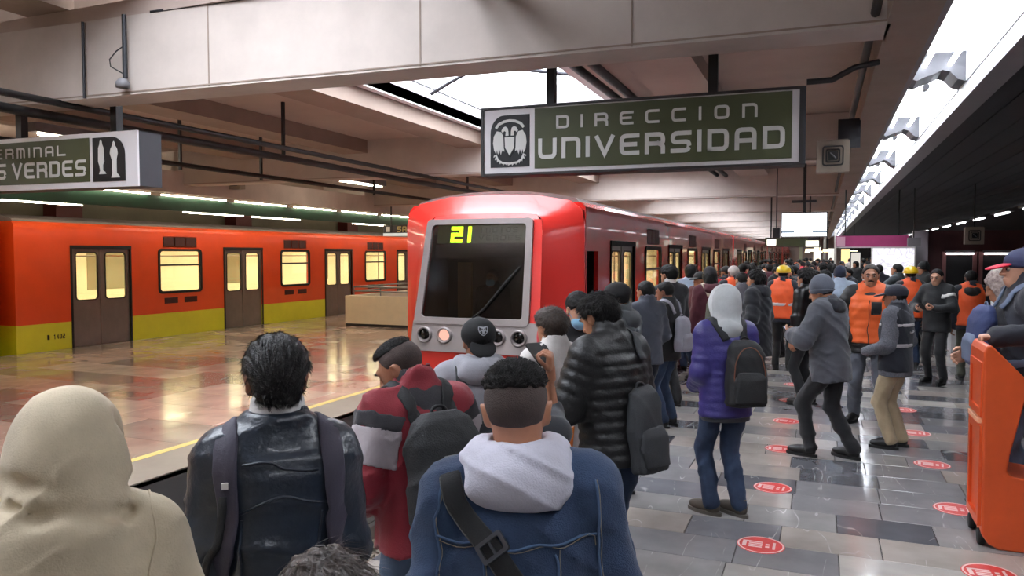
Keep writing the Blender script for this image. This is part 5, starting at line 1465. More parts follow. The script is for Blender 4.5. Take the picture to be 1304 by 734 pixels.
def phone_at(person, p, rot, label, lit=True):
    t = person.thing('mobile_phone', label, 'phone')
    M = Matrix.Translation(Vector(tuple(x * person.sc for x in p))) @ Matrix(np.asarray(rot, float).tolist()).to_4x4()
    mb = MB(); mb.prism(rrect(-.037, .037, -.075, .075, .01), 'y', -.0045, .0045); mb.v = [tuple(M @ Vector(v)) for v in mb.v]; mb.build('case', PHONE, t)
    if lit:
        mb = MB(); mb.prism(rrect(-.033, .033, -.069, .069, .007), 'y', -.0053, -.0046); mb.v = [tuple(M @ Vector(v)) for v in mb.v]; mb.build('screen', PHONES, t)
    return t
def arm_band(p, i, t0, t1, m, r=0, name='sleeve_band'):
    """a cuff of cloth following the sleeve, a few millimetres proud of it"""
    a = p.P['sho'][i] + (p.P['elb'][i] - p.P['sho'][i]) * t0; b = p.P['sho'][i] + (p.P['elb'][i] - p.P['sho'][i]) * t1; d = (b - a) / np.linalg.norm(b - a)
    s = Sdf(p.jk.k); s.ops = list(p.jk.ops); s.d = list(p.jk.d) + [lambda q: np.full(len(q), -.005, np.float32)]
    s.cut(halfspace(a, -d), .004).cut(halfspace(b, d), .004); ax = cone(a, b, .125, .12)[0]; s.cut(ax, .004)
    sg = V3(1 if i else -1, 0, 0); c0 = p.P['W'](.075 * (1 if i else -1), 0, 0); nn = p.P['T'] @ sg
    s.cut(lambda q: -((q - c0) @ nn), .004)
    p.part(name, s.mesh(p.hc * .85), m)

# --- nearest row, seen from behind
p = Person('person in a beige hoodie, hood up, lower left corner', -1.41, 1.08, 62, 1.575, 0, lean=12, head=(16, 14, 8), L=(-.15, .26, .98), R=(.15, .26, .98), Lp=(-.4, -.8, 0), Rp=(.4, -.8, 0), sh=.92)
p.body(show=(False, False)); p.jacket(BEIGE, 'hoodie', b=.04, hem=-.16, collar=0, wr=0, seed=21, arm=.008, shw=1.0); bpy.data.objects.remove(p.root.children[-1])
Wh = lambda *a: p.P['Hm'] @ V3(*a) + p.P['Hc']
CRE = [([Wh(.09, -.12, -.125), Wh(.05, -.155, -.135), Wh(-.03, -.17, -.14)], .009), ([Wh(.135, .0, .02), Wh(.125, -.07, -.04), Wh(.08, -.15, -.075)], .007), ([Wh(-.12, -.02, -.07), Wh(-.10, -.11, -.11), Wh(-.04, -.165, -.115)], .011), ([Wh(.06, -.145, .09), Wh(.1, -.1, .03), Wh(.125, -.02, -.03)], .006), ([Wh(-.125, .03, .0), Wh(-.12, -.06, -.03), Wh(-.09, -.13, -.06)], .008)]
p.hood_up(BEIGE, peak=(-.01, -.07, .10), pr=.06, size=1.18, wr=.005, seed=17, join=True, name='hoodie', creases=CRE); p.trousers(JEANS); p.shoes(SHOEB)
p.seam([p.P['W'](-.2, -.2, .30), p.P['W'](0, -.25, .33), p.P['W'](.2, -.2, .30)], BEIGE, .003)
p.seam([p.P['W'](.12, -.2, .30), p.P['W'](.15, -.15, .42), p.P['W'](.16, -.02, .52)], BEIGE, .003)

p = Person('man in a navy leather jacket with slicked hair and white collar', -1.355, 1.635, 42, 1.69, 0, skin=SKIN_D, lean=5, head=(6, 2, 0), L=(-.16, .24, .97), R=(.13, .26, .97), sh=.84)
p.body(); p.hair('slick', HAIRG, 3).strands('slick', HAIRG, 7000, .03, .05, (0, -1, -.9), 3, jit=.1); p.jacket(LEATHER, 'leather_jacket', b=.016, hem=-.14, wr=.008, seed=5, collar=.005, neck=.07, arm=.0, shw=.95)
p.part('shirt_collar', Sdf(.02).add(cone(p.P['nb'] - V3(0, 0, .01), p.P['nb'] + p.P['T'] @ V3(0, .01, .062), .084, .072)).sub(cone(p.P['nb'] + p.P['T'] @ V3(0, .02, .10), p.P['nb'] + p.P['T'] @ V3(0, .02, .25), .066, .09), .006).mesh(.007), CUFFW)
W = p.P['W']
for pts in ([W(-.19, -.16, .30), W(0, -.2, .33), W(.19, -.16, .30)], [W(-.13, -.2, .30), W(-.14, -.2, .1), W(-.13, -.2, -.12)], [W(.13, -.2, .30), W(.14, -.2, .1), W(.13, -.2, -.12)], [W(-.1, -.16, .44), W(0, -.2, .45), W(.1, -.16, .44)]):
    p.seam(pts, LEATHER, .004)
p.trousers(NAVYT); p.shoes(SHOEB)
t = p.backpack('dark grey backpack worn on the chest of the man in the leather jacket', PACKB, STRAPG, front=True, z=.17, sw=.062, sx=1.22)
p.ribbon('strap_webbing', [W(-.16, -.17, .36), W(-.178, -.15, .22), W(-.2, -.02, .10)], .022, .011, PACKB, t, 16, off=.014)
lbl = MB(); q_, _ = p.onto([W(-.15, -.17, .385)], off=.018); c_ = q_[0] * p.sc; lbl.box(c_[0] - .008, c_[0] + .008, c_[1] - .006, c_[1] + .002, c_[2] - .008, c_[2] + .008).build('white_tag', WHITE, t)

p = Person('short woman with streaked brown hair cut off by the bottom edge', -.69, .93, 30, 1.455, 0, head=(4, 0, 0))
p.body(); p.strands('long', mat('streaked brown hair', (70, 58, 52), .5, var=.8, vscale=26, bump=.5, bscale=160, stretch=(1, .2, .3)), 6000, .05, .1, (.6, -.2, -.9), 9).hair('long', mat('streaked brown hair', (70, 58, 52), .5, var=.8, vscale=26, bump=.5, bscale=160, stretch=(1, .2, .3)), 9); p.jacket(CHAR, b=.02); p.trousers(BLKT); p.shoes(SHOEB)

p = Person('man in a crimson jacket with a pale sleeve stripe, bowing his cropped head', -1.436, 2.58, 56, 1.605, 0, lean=8, head=(26, 42, 0), L=(-.16, .22, .96), R=(.12, .28, 1.0), Lp=(-.5, -.8, 0), Rp=(.7, -.6, -.3))
p.body(hands=('grip', 'grip'), palms=((.6, 0, .8), (-.6, 0, .8))); p.hair('fade', FADE, 1, 'cropped_sides'); p.hair('crop', HAIRB, 2).strands('crop', HAIRB, 2500, .010, .9, (0, .3, 0), 2); p.jacket(CRIMSON, b=.034, hem=-.10, wr=.008, seed=8, arm=.008, collar=.055, neck=.07); p.brows(HAIRB)
CHR = F_((46, 44, 50), .75)
for i in (0, 1):
    arm_band(p, i, .06, .24, CHR, .102, 'dark_sleeve_band'); arm_band(p, i, .24, .70, PALEG, .1005, 'pale_sleeve_band')
p.part('collar', Sdf(.02).add(cone(p.P['nb'] - V3(0, 0, .02), p.P['nb'] + p.P['T'] @ V3(0, .02, .064), .092, .088)).sub(cone(p.P['nb'] + p.P['T'] @ V3(0, .02, .11), p.P['nb'] + p.P['T'] @ V3(0, .02, .25), .075, .09), .006).mesh(.009), CHR)
p.part('yoke', (lambda s: s.cut(halfspace(p.P['W'](0, 0, .40), -(p.P['T'] @ V3(0, 0, 1)))).cut(lambda q: (q - p.P['W'](0, .02, 0)) @ (p.P['T'] @ V3(0, 1, 0))).cut(lambda q: np.abs((q - p.P['o']) @ (p.P['T'] @ V3(1, 0, 0))) - .14))(jacket_sdf(p.P, b=.039, hem=-.1, sleeves=False, collar=0, wr=0)).mesh(.014), CHR)
p.trousers(JEANS_L); p.shoes(SHOEB)
p.backpack('large black backpack on the back of the man in the crimson jacket', PACKB, PACKB, w=.165, h=.25, d=.10, z=.20, tilt=-6, piping=None)
phone_at(p, (p.P['wri'][0] + p.P['wri'][1]) / 2 + V3(0, .09, .03), rotx(-.9), 'phone in the hands of the man in the crimson jacket')

p = Person('person in a grey hoodie and reversed black cap with a silver shield', -1.57, 3.41, 34, 1.595, 0, skin=SKIN_D, lean=3, head=(6, 4, 0), L=(-.14, .28, 1.05), R=(.14, .28, 1.05))
p.body(show=(False, False)); p.hair('short', HAIRB, 2); p.jacket(HOODG, 'hoodie', b=.024, wr=.007, seed=12, collar=0); p.hood_down(HOODG, 3, .16, th=.052); p.cap(mat('black cap cloth', (22, 22, 24), .85, bump=.15, bscale=260), 180, low=.012); p.trousers(JEANS); p.shoes(SHOEB)
p.backpack('black backpack worn in front by the person in the reversed black cap', PACKB, PACKB, front=True, z=.18)
H_, c_ = p.P['Hm'], p.P['Hc']
def on_cap(poly2, off, m, name):
    pts = [H_ @ V3(x * .05, -.14, .062 + z * .05) + c_ for x, z in poly2]; q, _ = p.onto(pts, p.capsdf, off); ctr = q.mean(0); q2, _ = p.onto([ctr], p.capsdf, off); V = np.concatenate([q, q2]) * p.sc; n = len(q)
    put(name, mesh_np(name, V, [(i, (i + 1) % n, n) for i in range(n)], m), p.root)
sh = [(-.62, .52), (-.3, .5), (0, .6), (.3, .5), (.62, .52), (.62, .1), (.5, -.3), (.2, -.62), (0, -.72), (-.2, -.62), (-.5, -.3), (-.62, .1)]
on_cap(sh, .0014, SILV, 'shield_emblem'); on_cap([(x * .82, z * .82) for x, z in sh], .0024, BLACK, 'shield_field')
on_cap([(-.26, .38), (.26, .38), (.3, .1), (.16, -.2), (.12, -.48), (-.12, -.48), (-.16, -.2), (-.3, .1)], .0034, SILV, 'shield_face')
on_cap([(-.5, .42), (-.38, .44), (.5, -.18), (.42, -.26)], .0034, SILV, 'shield_sword'); on_cap([(.5, .42), (.38, .44), (-.5, -.18), (-.42, -.26)], .0034, SILV, 'shield_sword')
on_cap([(-.24, .18), (-.06, .14), (-.06, .04), (-.24, .06)], .0044, BLACK, 'shield_eye'); on_cap([(.24, .18), (.06, .14), (.06, .04), (.24, .06)], .0044, BLACK, 'shield_eye')

p = Person('man in a blue denim jacket with a white hood, bottom centre', -.635, 1.635, 21, 1.66, 0, skin=SKIN, lean=3, side=-2, head=(3, -3, -2), L=(-.2, .2, .95), R=(.2, .2, .95), sh=.95)
p.body(); p.hair('fade', FADE, 1, 'faded_sides'); p.hair('top', HAIRB, 5).strands('top', HAIRB, 5000, .017, .7, (.2, .6, .1), 5); p.jacket(DENIM, 'denim_jacket', b=.03, hem=-.1, wr=.008, seed=31, collar=0, neck=.072, arm=-.003, shw=.95); p.hood_down(HOODW, 7, .155, dz=.008, th=.053, wr=.006, ring=.082)
W = p.P['W']
for k, pts in enumerate(([W(-.21, -.17, .375), W(0, -.23, .37), W(.21, -.17, .375)], [W(-.11, -.22, .37), W(-.085, -.22, .1), W(-.06, -.22, -.09)], [W(.11, -.22, .37), W(.085, -.22, .1), W(.06, -.22, -.09)], [W(-.175, -.1, .50), W(-.20, -.16, .42), W(-.205, -.18, .30), W(-.19, -.1, .2)], [W(.175, -.1, .50), W(.20, -.16, .42), W(.205, -.18, .30), W(.19, -.1, .2)])):
    p.seam(pts, mat('pale denim seam', (66, 88, 120), .85), .0036, 'seam'); p.seam([v + V3(0, 0, -.007) if k == 0 else v + V3(.006, 0, 0) for v in pts], STITCH, .0011, 'stitching')
p.trousers(JEANS); p.shoes(SHOEB)
t = p.thing('shoulder_bag', 'dark cross strap bag with a square buckle on the denim jacket man', 'bag')
p.ribbon('strap', [W(-.15, .12, .42), W(-.155, .02, .53), W(-.15, -.12, .45), W(-.05, -.2, .345), W(.07, -.22, .16), W(.15, -.2, .02), W(.21, -.08, -.06)], .052, .004, BLKF, t, 40, off=.006)
q_, g_ = p.onto([W(-.06, -.2, .385)], off=.012); c_ = q_[0] * p.sc; Mx = Matrix.Translation(Vector(tuple(c_))) @ Matrix.Rotation(math.radians(-38), 4, 'Y') @ Matrix.Rotation(math.radians(-30), 4, 'X')
mb = MB().ring(rrect(-.034, .034, -.024, .024, .006), rrect(-.025, .025, -.015, .015, .004), 'y', -.006, .004); mb.box(-.003, .003, -.005, .003, -.02, .02); mb.v = [tuple(Mx @ Vector(v)) for v in mb.v]; mb.build('buckle', mat('grey metal buckle', (96, 98, 104), .35, metal=.8), t)
s_ = Sdf(.02).add(rbox(W(.25, .02, -.12), p.P['T'], (.05, .12, .09), .03)); p.part('bag_body', s_.mesh(.012), BLKF, t)

p = Person('small woman behind the denim jacket man, raising a bare forearm', -1.14, 2.91, 30, 1.43, 1, skin=SKIN, L=(.19, .21, 1.235), R=(.17, .20, 1.655), Lp=(-.3, .2, -1), Rp=(.1, .6, -.6), head=(10, 0, 0))
p.body(hands=('grip', 'grip'), palms=((.3, .9, 0), (-.7, .3, 0))); p.hair('bob', HAIRB, 4); p.jacket(CHAR, 'short_sleeved_top', b=.012, wr=.004, cuff=.9); p.trousers(JEANS); p.shoes(SHOEB)
d_ = p.P['wri'][0] - p.P['elb'][0]; d_ = d_ / np.linalg.norm(d_)
WLOC = rotz(math.radians(30)) @ ((p.P['wri'][0] + d_ * .075) * p.sc) + V3(*p.root.location) - V3(0, 0, .03)
t = tag(empty('wallet', tuple(float(q) for q in WLOC), .7), 'small orange brown leather pouch in front of the black puffer jacket', 'wallet')
LEO = mat('orange brown leather', (196, 104, 34), .5, var=.2, vscale=20)
mb = MB(); mb._add([(-.03, 0, 0), (.035, 0, .0), (.045, 0, .10), (-.005, 0, .08), (-.03, .03, .0), (.035, .03, .0), (.045, .015, .10), (-.005, .015, .08)], [(0, 1, 2, 3), (7, 6, 5, 4), (0, 4, 5, 1), (1, 5, 6, 2), (2, 6, 7, 3), (3, 7, 4, 0)]); mb.build('pouch', LEO, t); MB().box(-.012, .036, -.003, 0, .066, .070).build('seam', STITCH, t)

phone_at(p, p.P['wri'][1] + V3(-.05, .05, .075), rotz(.4) @ rotx(-1.0), 'dark phone in the raised hand beside the puffer jacket', False)

p = Person('man in a black quilted puffer jacket facing left over a phone', -.99, 3.87, 62, 1.72, 0, lean=7, head=(20, 6, 0), L=(-.10, .30, 1.06), R=(.12, .28, 1.02), Lp=(-.7, -.6, -.3), Rp=(.7, -.6, -.3))
p.body(hands=('grip', 'grip'), palms=((.6, 0, .8), (-.6, 0, .8))); p.hair('full', HAIRB, 6).strands('full', HAIRB, 5000, .035, .4, (.1, .3, -.8), 6); p.brows(HAIRB); p.jacket(BLKP, 'puffer_jacket', b=.03, hem=-.12, quilt=(.055, .012), wr=.004, seed=3, collar=.06, neck=.072, arm=.006)
p.trousers(JEANS); p.shoes(SHOEB)
p.backpack('dark grey sling backpack hanging behind the man in the puffer jacket', PACKG, PACKG, w=.11, h=.21, d=.055, z=.06, straps=(1,), sw=.06, x=.02, off=-.01)
phone_at(p, (p.P['wri'][0] + p.P['wri'][1]) / 2 + V3(0, .10, .03), rotx(-.9), 'phone in the hands of the man in the puffer jacket')
p = Person('person with brown tousled hair, white shirt and a black backpack strap', -1.47, 4.24, 50, 1.595, 1, skin=SKIN, head=(8, 10, 0), L=(-.16, .26, 1.0), R=(.16, .26, 1.0))
p.body(); p.hair('full', HAIRBR, 8).strands('full', HAIRBR, 3500, .03, .4, (.3, .3, -.6), 8); p.jacket(WHITE_S, 'shirt', b=.012, wr=.005, seed=4, collar=.045, cuff=.05); p.trousers(BLKT); p.shoes(SHOEB)
p.backpack('black backpack on the person in the white shirt', PACKB, PACKB, w=.12, h=.2, d=.07, z=.14, front=True)

p = Person('man with a pale blue face mask and red jacket, looking down', -1.585, 4.92, 225, 1.69, 1, skin=SKIN_L, lean=6, head=(24, 0, 0), L=(-.14, .26, 1.05), R=(.14, .26, 1.05))
p.body(hands=('grip', 'grip'), palms=((.6, 0, .8), (-.6, 0, .8))); p.hair('short', HAIRB, 4); p.eyes().brows(HAIRB).mask(BLUEM); p.jacket(REDJ, b=.03, wr=.006, seed=9, collar=.05)
p.vest(F_((30, 28, 32), .8), b=.037, hem=.36, band=[(.345, .362, CUFFW)], name='black_yoke', wr=0); p.trousers(BLKT); p.shoes(SHOEB)

p = Person('man in a black cap with grey bill and dark hooded coat', -1.47, 5.82, 78, 1.695, 1, head=(8, 4, 0), L=(-.18, .2, .92), R=(.18, .2, .92))
p.body(show=(False, False)); p.hair('short', HAIRB, 2); p.jacket(F_((50, 56, 60), .6), 'coat', b=.036, hem=-.22, wr=.008, seed=14, collar=.05); p.hood_down(F_((46, 50, 54), .6), 9, .13, dz=-.02); p.cap(mat('black cap cloth', (22, 22, 24), .85), 0, bill=mat('grey cap bill', (92, 92, 92), .8)); p.trousers(BLKT); p.shoes(SHOEB)
p = Person('man in a slate jacket, just left of the light grey backpack', -1.71, 7.94, 52, 1.64, 1, head=(6, 5, 0), L=(-.2, .16, .92), R=(.2, .16, .92))
p.body(show=(False, False)); p.hair('short', HAIRB, 7); p.jacket(SLATE, b=.022, wr=.006, seed=15, collar=.05); p.trousers(NAVYT); p.shoes(SHOEB)
p = Person('man in a black sweater wearing a light grey backpack', -1.58, 8.42, 72, 1.62, 1, head=(10, 10, 0), L=(-.15, .24, 1.0), R=(.15, .24, 1.0), skin=SKIN_D)
p.body(); p.hair('short', HAIRB, 8); p.jacket(BLKF, 'sweater', b=.016, wr=.005, seed=16); p.trousers(JEANS); p.shoes(SHOEB)
p.backpack('light grey backpack on the man in the black sweater', LPACK, LPACK, w=.13, h=.2, d=.07, z=.17, sw=.05)
p = Person('tall man in a black suit with a white shirt collar', -1.76, 9.55, 48, 1.785, 1, head=(5, 8, 0), L=(-.24, .06, .80), R=(.24, .06, .80))
p.body(); p.hair('full', HAIRB, 3); p.jacket(F_((24, 24, 30), .75), 'suit_jacket', b=.018, hem=-.2, wr=.004, seed=17, collar=.02, neck=.072)
p.part('shirt_collar', Sdf(.02).add(cone(p.P['nb'] - V3(0, 0, .01), p.P['nb'] + V3(0, .01, .062), .078, .070)).mesh(.009), CUFFW); p.trousers(BLKT); p.shoes(SHOEB)
p = Person('person in a maroon hoodie and dark hat near the train', -1.42, 10.7, 30, 1.72, 2, head=(8, 0, 0))
p.body(); p.hair('long', HAIRB, 3); p.jacket(MAROON, 'hoodie', b=.03, wr=.006, seed=18); p.hood_down(MAROON, 3); p.beanie(F_((34, 32, 36), .9)); p.trousers(BLKT); p.shoes(SHOEB)
p.backpack('grey olive backpack with beige straps on the person in maroon', mat('grey olive pack', (92, 94, 84), .8, bump=.2), mat('beige strap', (178, 164, 144), .8), w=.14, h=.2, d=.08)

# --- standing on the open platform
p = Person('person in an indigo quilted jacket and pale grey hood', -.635, 5.69, 30, 1.655, 1, lean=2, head=(4, 6, 0), L=(-.165, .2, .95), R=(.165, .2, .95), feet=((-.10, .03, 35), (.09, -.03, 25)), sh=.95)
p.body(show=(False, False)); p.jacket(PURP, 'quilted_jacket', b=.022, hem=-.17, quilt=(.06, .010), wr=.003, seed=19, collar=.03, arm=.0, shw=.97); p.hood_up(F_((196, 200, 202), .9), peak=(0, -.06, .08), pr=.07, drape=False, wr=.007, size=1.0)
p.part('shirt_hem', Sdf(.02).add(loft(p.P['o'], p.P['T'], [(-.205, 0, 0, .182, .138), (-.14, 0, 0, .182, .138)])).mesh(.014), CHAR)
p.trousers(JEANS, b=.002, wr=.007); p.shoes(SHOEBR, mat('grey brown sole', (96, 90, 84), .8), high=.03)
t = p.backpack('black backpack with brown piping on the indigo quilted jacket', PACKB, PACKB, w=.145, h=.235, d=.085, z=.17, piping=mat('brown piping', (120, 70, 50), .7), sw=.06, x=.06)
q_, _ = p.onto([p.P['W'](.06, -.45, .09)], p.bag, .03)
p = Person('person in a long black parka with the hood down', -.78, 10.45, 70, 1.70, 2, head=(6, 5, 0), L=(-.2, .16, .92), R=(.2, .16, .92))
p.body(show=(False, False)); p.hair('curly', HAIRB, 7); p.jacket(F_((26, 28, 36), .8), 'parka', b=.045, hem=-.34, wr=.009, seed=23, flare=.02); p.hood_down(F_((22, 24, 34), .8), 4, .17, th=.06); p.trousers(JEANS); p.shoes(SHOEB, WSOLE)
p = Person('walking man in a grey jacket and grey beanie', -.0 + .13, 7.68, 66, 1.725, 1, lean=5, head=(14, 8, 0), L=(-.12, .34, 1.12), R=(.12, .32, 1.08), Lp=(-.7, -.5, -.3), Rp=(.7, -.5, -.3), feet=((-.10, .20, 6), (.10, -.12, -8)), drop=.02)
p.body(hands=('grip', 'grip'), palms=((.6, 0, .8), (-.6, 0, .8))); p.hair('short', HAIRB, 1); p.jacket(GREYJ, b=.042, hem=-.19, wr=.009, seed=24, arm=.01, collar=.03); p.beanie(F_((98, 104, 116), .95)); p.hood_down(F_((36, 38, 46), .9), 8, .15, th=.05)
p.trousers(BLKT, b=.004, wr=.009, seed=5); p.shoes(SHOEB, high=.02)
phone_at(p, (p.P['wri'][0] + p.P['wri'][1]) / 2 + V3(0, .10, .035), rotx(-.9), 'white lit phone held by the walking man in grey', True)
p = Person('man in an orange quilted vest facing the camera', .50, 9.45, 172, 1.81, 1, skin=SKIN, head=(2, 6, 0), L=(-.21, .10, .90), R=(.21, .10, .90), Lp=(-.9, -.5, 0), Rp=(.9, -.5, 0), feet=((-.16, .02, 14), (.12, -.03, -14)))
p.body(show=(False, False)); p.hair('short', mat('grey short hair', (58, 52, 50), .7, var=.3, vscale=60, bump=.4, bscale=200), 5); p.eyes().brows(HAIRB, True); p.jacket(BLKP, 'puffer_sleeves', b=.022, hem=-.17, quilt=(.06, .009), wr=.003, seed=6, collar=.03, arm=.01); p.vest(ORANGEP, b=.036, hem=-.06, collar=.03, quilt=(.09, .008))
W = p.P['W']; p.seam([W(0, .25, .45), W(0, .25, .2), W(0, .25, -.06)], BLKF, .004, 'zip', p.vs)
p.ribbon('chest_pocket', [W(-.09, .25, .40), W(-.09, .25, .24)], .10, .004, BLKF, p.root, 8, p.vs, .003)
p.trousers(GREYP, b=.006, wr=.009); p.shoes(SHOEB)
p = Person('man in a navy vest with silver bands and tan trousers', .69, 8.34, 62, 1.62, 1, skin=SKIN_D, head=(2, 12, 0), L=(-.16, .22, .98), R=(.2, .18, .95), feet=((-.10, .0, 14), (.10, -.02, 8)))
p.body(show=(False, False)); p.hair('short', HAIRB, 5); p.brows(HAIRB); p.jacket(HEATH, 'knit_sweater', b=.018, hem=-.17, wr=.006, seed=7); p.vest(NAVY, b=.028, hem=-.12, band=[(.13, .17, REFLB), (.34, .375, REFLB)]); p.cap(F_((30, 34, 48), .85), 0)
p.seam([p.P['W'](-.05, -.25, .27), p.P['W'](.06, -.25, .28)], REFLB, .008, 'back_print', p.vs)
p.trousers(TANP, b=.004, wr=.008, seed=9); p.shoes(SHOEB)
p = Person('guard in a black uniform with a white sleeve patch, looking at a phone', 1.60, 12.75, 148, 1.71, 2, skin=SKIN_L, head=(8, 6, 0), L=(-.1, .3, 1.12), R=(.12, .3, 1.1), Lp=(-.7, -.5, -.3), Rp=(.7, -.5, -.3))
p.body(hands=('grip', 'grip'), palms=((.6, 0, .8), (-.6, 0, .8))); p.hair('short', HAIRB, 5); p.eyes().brows(HAIRB); p.jacket(F_((26, 28, 32), .8), 'uniform_jacket', b=.024, hem=-.15, wr=.006); arm_band(p, 0, .3, .45, WHITE, .092, 'sleeve_patch'); p.trousers(BLKT); p.shoes(SHOEB)
phone_at(p, (p.P['wri'][0] + p.P['wri'][1]) / 2 + V3(0, .10, .03), rotx(-.9), 'phone held by the guard in black', False)
p = Person('man in a navy beanie and pale blue jacket, back turned', .28, 13.2, 15, 1.71, 2)
p.body(); p.jacket(LTBLUE, b=.04, hem=-.16, wr=.008, seed=4); p.beanie(F_((34, 40, 62), .9)); p.trousers(mat('blue jeans', (50, 78, 130), .85, var=.2)); p.shoes(SHOEB)
p = Person('person with big dark curly hair just behind the grey beanie', -.16, 10.3, 60, 1.73, 2, head=(4, 0, 0))
p.body(); p.hair('curly', HAIRB, 12); p.jacket(mat('black leather', (20, 20, 22), .35, bump=.2), b=.03, hem=-.12, wr=.007, seed=44); p.trousers(BLKT); p.shoes(SHOEB)
def worker(label, x, y, rz, H, hat, vestm, bands, tro, **kw):
    p = Person(label, x, y, rz, H, 2, skin=SKIN_D, **kw); p.body(); p.hair('short', HAIRW if 'white haired' in label else HAIRB, 2); p.jacket(NAVY, b=.028, hem=-.14); p.vest(vestm, b=.038, hem=-.08, band=bands)
    if hat: p.helmet(hat)
    p.trousers(tro); p.shoes(SHOEB); return p
worker('worker in a yellow hard hat, the left one of the two hard hats', -.58, 13.35, -8, 1.72, YHAT, ORANGE, [(.12, .18, REFLB)], BLKT)
worker('worker in a yellow hard hat behind the navy vest, the right one of two', 1.42, 14.5, 12, 1.70, YHAT, ORANGE, [(.1, .16, REFLB)], JEANS)
worker('white haired person in an orange vest beside the train', -1.32, 12.75, 30, 1.74, None, ORANGE, [(.14, .19, REFLB)], BLKT)
p = worker('worker in an orange vest with a black hood and olive trousers', 2.12, 13.3, 2, 1.68, None, ORANGE, None, OLIVET); p.hood_down(BLKF, 3, .12, dz=-.06, th=.055)
p = Person('man in a grey jacket just left of the black parka', -1.06, 11.35, 40, 1.67, 2)
p.body(); p.hair('short', HAIRB, 4); p.jacket(F_((92, 90, 98), .8), b=.03, collar=.06); p.trousers(BLKT); p.shoes(SHOEB)
p = Person('officer in a dark uniform with a pale shoulder patch, far right', 2.42, 12.2, 70, 1.68, 2)
p.body(); p.hair('short', HAIRB, 4); p.jacket(F_((24, 26, 36), .8), 'uniform_jacket', b=.028); arm_band(p, 0, .2, .36, LTBLUE, .094, 'shoulder_patch'); p.trousers(NAVYT); p.shoes(SHOEB)
p = Person('person in a long light grey coat and pale headscarf', 1.64, 8.05, 92, 1.76, 1, lean=8, head=(14, 0, 0), L=(-.16, .24, 1.0), R=(.16, .24, 1.0))
p.body(); p.hood_up(mat('pale patterned scarf', (206, 190, 182), .9, var=.5, vscale=30, col2=(110, 92, 92)), peak=(0, -.03, .08), drape=False, wr=.006, name='headscarf'); p.jacket(F_((186, 186, 196), .85), 'coat', b=.05, hem=-.30, flare=.05, wr=.009, seed=26); p.trousers(JEANS_L); p.shoes(SHOEB)
p = Person('man in a red cap at the right edge, hand on the barrier', 1.37, 6.47, 95, 1.955, 0, skin=SKIN_L, head=(2, 0, 0), L=(-.385, .245, 1.17), R=(.16, .25, 1.0), Lp=(-.7, -.6, -.5))
p.body(hands=('over', 'relax'), palms=((0, 0, -1), (-1, 0, 0))); p.hair('short', HAIRB, 3); p.eyes().brows(HAIRB); p.jacket(F_((28, 30, 42), .8), b=.036, hem=-.2, wr=.008, seed=27, collar=.06); p.cap(mat('navy cap cloth', (48, 52, 84), .8), 0, bill=mat('red cap bill', (206, 38, 66), .7)); p.trousers(JEANS_L); p.shoes(SHOEB)
p.backpack('blue backpack worn on the chest of the man in the red cap', mat('blue pack nylon', (46, 58, 100), .7, bump=.3, bscale=150), mat('slate blue strap', (96, 108, 132), .7), w=.15, h=.19, d=.075, z=.22, front=True)
p = Person('man in a dark jacket raising a hand before the glowing panel', 1.4, 16.7, 60, 1.74, 2, L=(-.1, .35, 1.3), R=(.2, .1, .85), Lp=(-.7, -.4, -.5))
p.body(); p.hair('short', HAIRB, 4); p.jacket(F_((54, 62, 66), .8), b=.03); p.trousers(BLKT); p.shoes(SHOEB)
p = Person('person in a black hat and black coat before the pale column', 1.92, 17.3, 120, 1.76, 2)
p.body(); p.hair('short', HAIRB, 4); p.jacket(BLKF, b=.03); p.beanie(BLKF); p.trousers(BLKT); p.shoes(SHOEB)
p = Person('masked driver behind the windscreen of the red train', XR - .2, 9.42, 180, 1.70, 1, skin=SKIN_D, head=(2, 0, 0), z=.02)
p.body(); p.hair('short', HAIRB, 4); p.eyes().brows(HAIRB).mask(BLUEM); p.jacket(NAVY, b=.02); p.trousers(NAVYT); p.shoes(SHOEB)

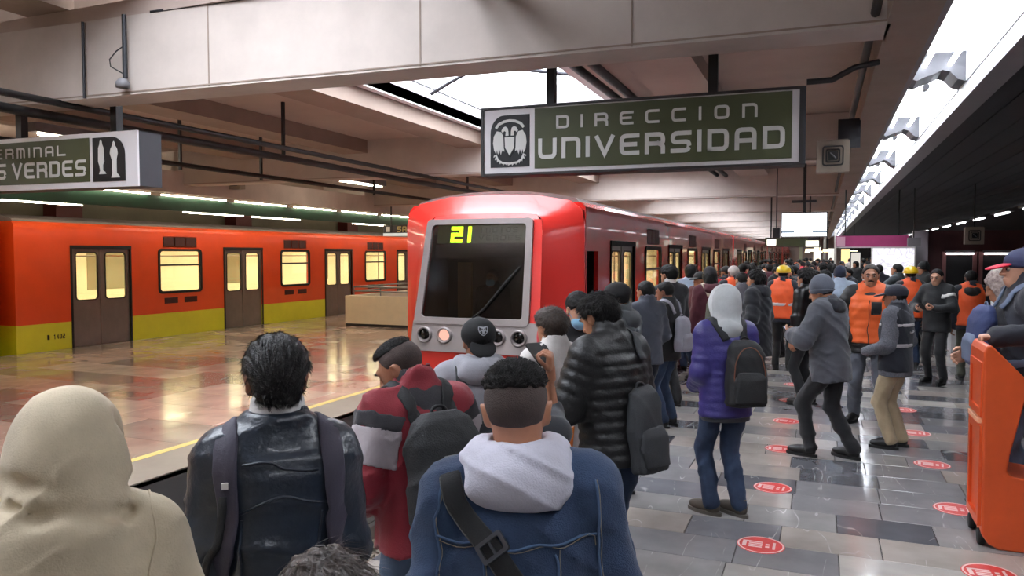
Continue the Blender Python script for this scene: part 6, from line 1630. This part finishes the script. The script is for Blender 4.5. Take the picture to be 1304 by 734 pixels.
# --- the distant crowd: five figures copied with clothes of their own
def far_figure(hair, hood, hat):
    p = Person('distant commuter in black standing in the crowd along the red train', 0, 0, 0, 1.70, 3)
    p.body(); p.hair(hair, HAIRB, 2); p.jacket(BLKF, b=.035, wr=.006)
    if hood: p.hood_down(BLKF, 3)
    if hat: p.cap(BLKF, 0)
    p.trousers(BLKT); p.shoes(SHOEB)
    return p.root
protos = [far_figure('short', 0, 0), far_figure('full', 1, 0), far_figure('long', 0, 0), far_figure('short', 0, 1), far_figure('curly', 0, 0)]
used = [(o.location.x, o.location.y) for o in bpy.data.objects if o.name.startswith('person') and o.location.y > 8]
COLS = [('black', BLKF), ('black', BLKF), ('navy', NAVY), ('dark grey', CHAR), ('navy', NAVY), ('grey', GREYJ), ('maroon', MAROON), ('orange vest', ORANGE), ('pale blue', LTBLUE), ('beige', BEIGE), ('red', REDJ), ('white', WHITE_S)]
rp = random.Random(21); made = 0; k = 0
def copy_person(src, loc, rz, sc):
    r = src.copy(); COL.objects.link(r); r.location = loc; r.rotation_euler = (0, 0, rz); r.scale = (sc,) * 3
    out = []
    for ch in src.children:
        c = ch.copy(); COL.objects.link(c); c.parent = r; out.append(c)
        for g in ch.children:
            d = g.copy(); COL.objects.link(d); d.parent = c
    return r, out
while made < 84 and k < 5000:
    k += 1
    y = 11.6 + 46 * rp.random() ** 1.25; x = rp.uniform(-2.2, min(3.6, -.6 + (y - 11.6) * .22)) if rp.random() < .8 else rp.uniform(-2.2, -.3)
    if y > 15.5 and rp.random() < .25: x = rp.uniform(-2.2, 3.2)
    if 16.6 < y < 17.9 and x > 2.0 or y > 19.6 and x > .7 and y < 21.5: continue
    if any((x - a) ** 2 + (y - b) ** 2 < .62 ** 2 for a, b in used): continue
    if -1.0 < x < .6 and y < 13.4: continue
    used.append((x, y))
    src = protos[made % 5]; nm, cm_ = COLS[rp.randrange(len(COLS))]
    if nm in ('white', 'red', 'beige', 'pale blue') and rp.random() < .4: nm, cm_ = 'black', BLKF
    rz = math.radians(rp.choice([rp.uniform(10, 90), rp.uniform(-40, 40), rp.uniform(120, 240)])); sc = rp.uniform(.95, 1.035)
    if made < 5:
        r, ch = src, list(src.children); r.location = (x, y, 0); r.rotation_euler = (0, 0, rz); r.scale = (sc,) * 3
    else: r, ch = copy_person(src, (x, y, 0), rz, sc)
    side = 'along the red train' if x < -.4 else 'on the open platform'
    wear = 'an orange vest' if nm == 'orange vest' else 'a %s jacket' % nm
    r['label'] = 'distant commuter in %s, small in the crowd %s' % (wear, side)
    r['group'] = 'distant commuters, %s, %s' % (nm, side)
    for c in ch:
        base = c.name.split('.')[0]
        if base in ('jacket', 'hood'):
            c.material_slots[0].link = 'OBJECT'; c.material_slots[0].material = cm_
        if base == 'trousers' and made % 3 == 0:
            c.material_slots[0].link = 'OBJECT'; c.material_slots[0].material = JEANS
    made += 1
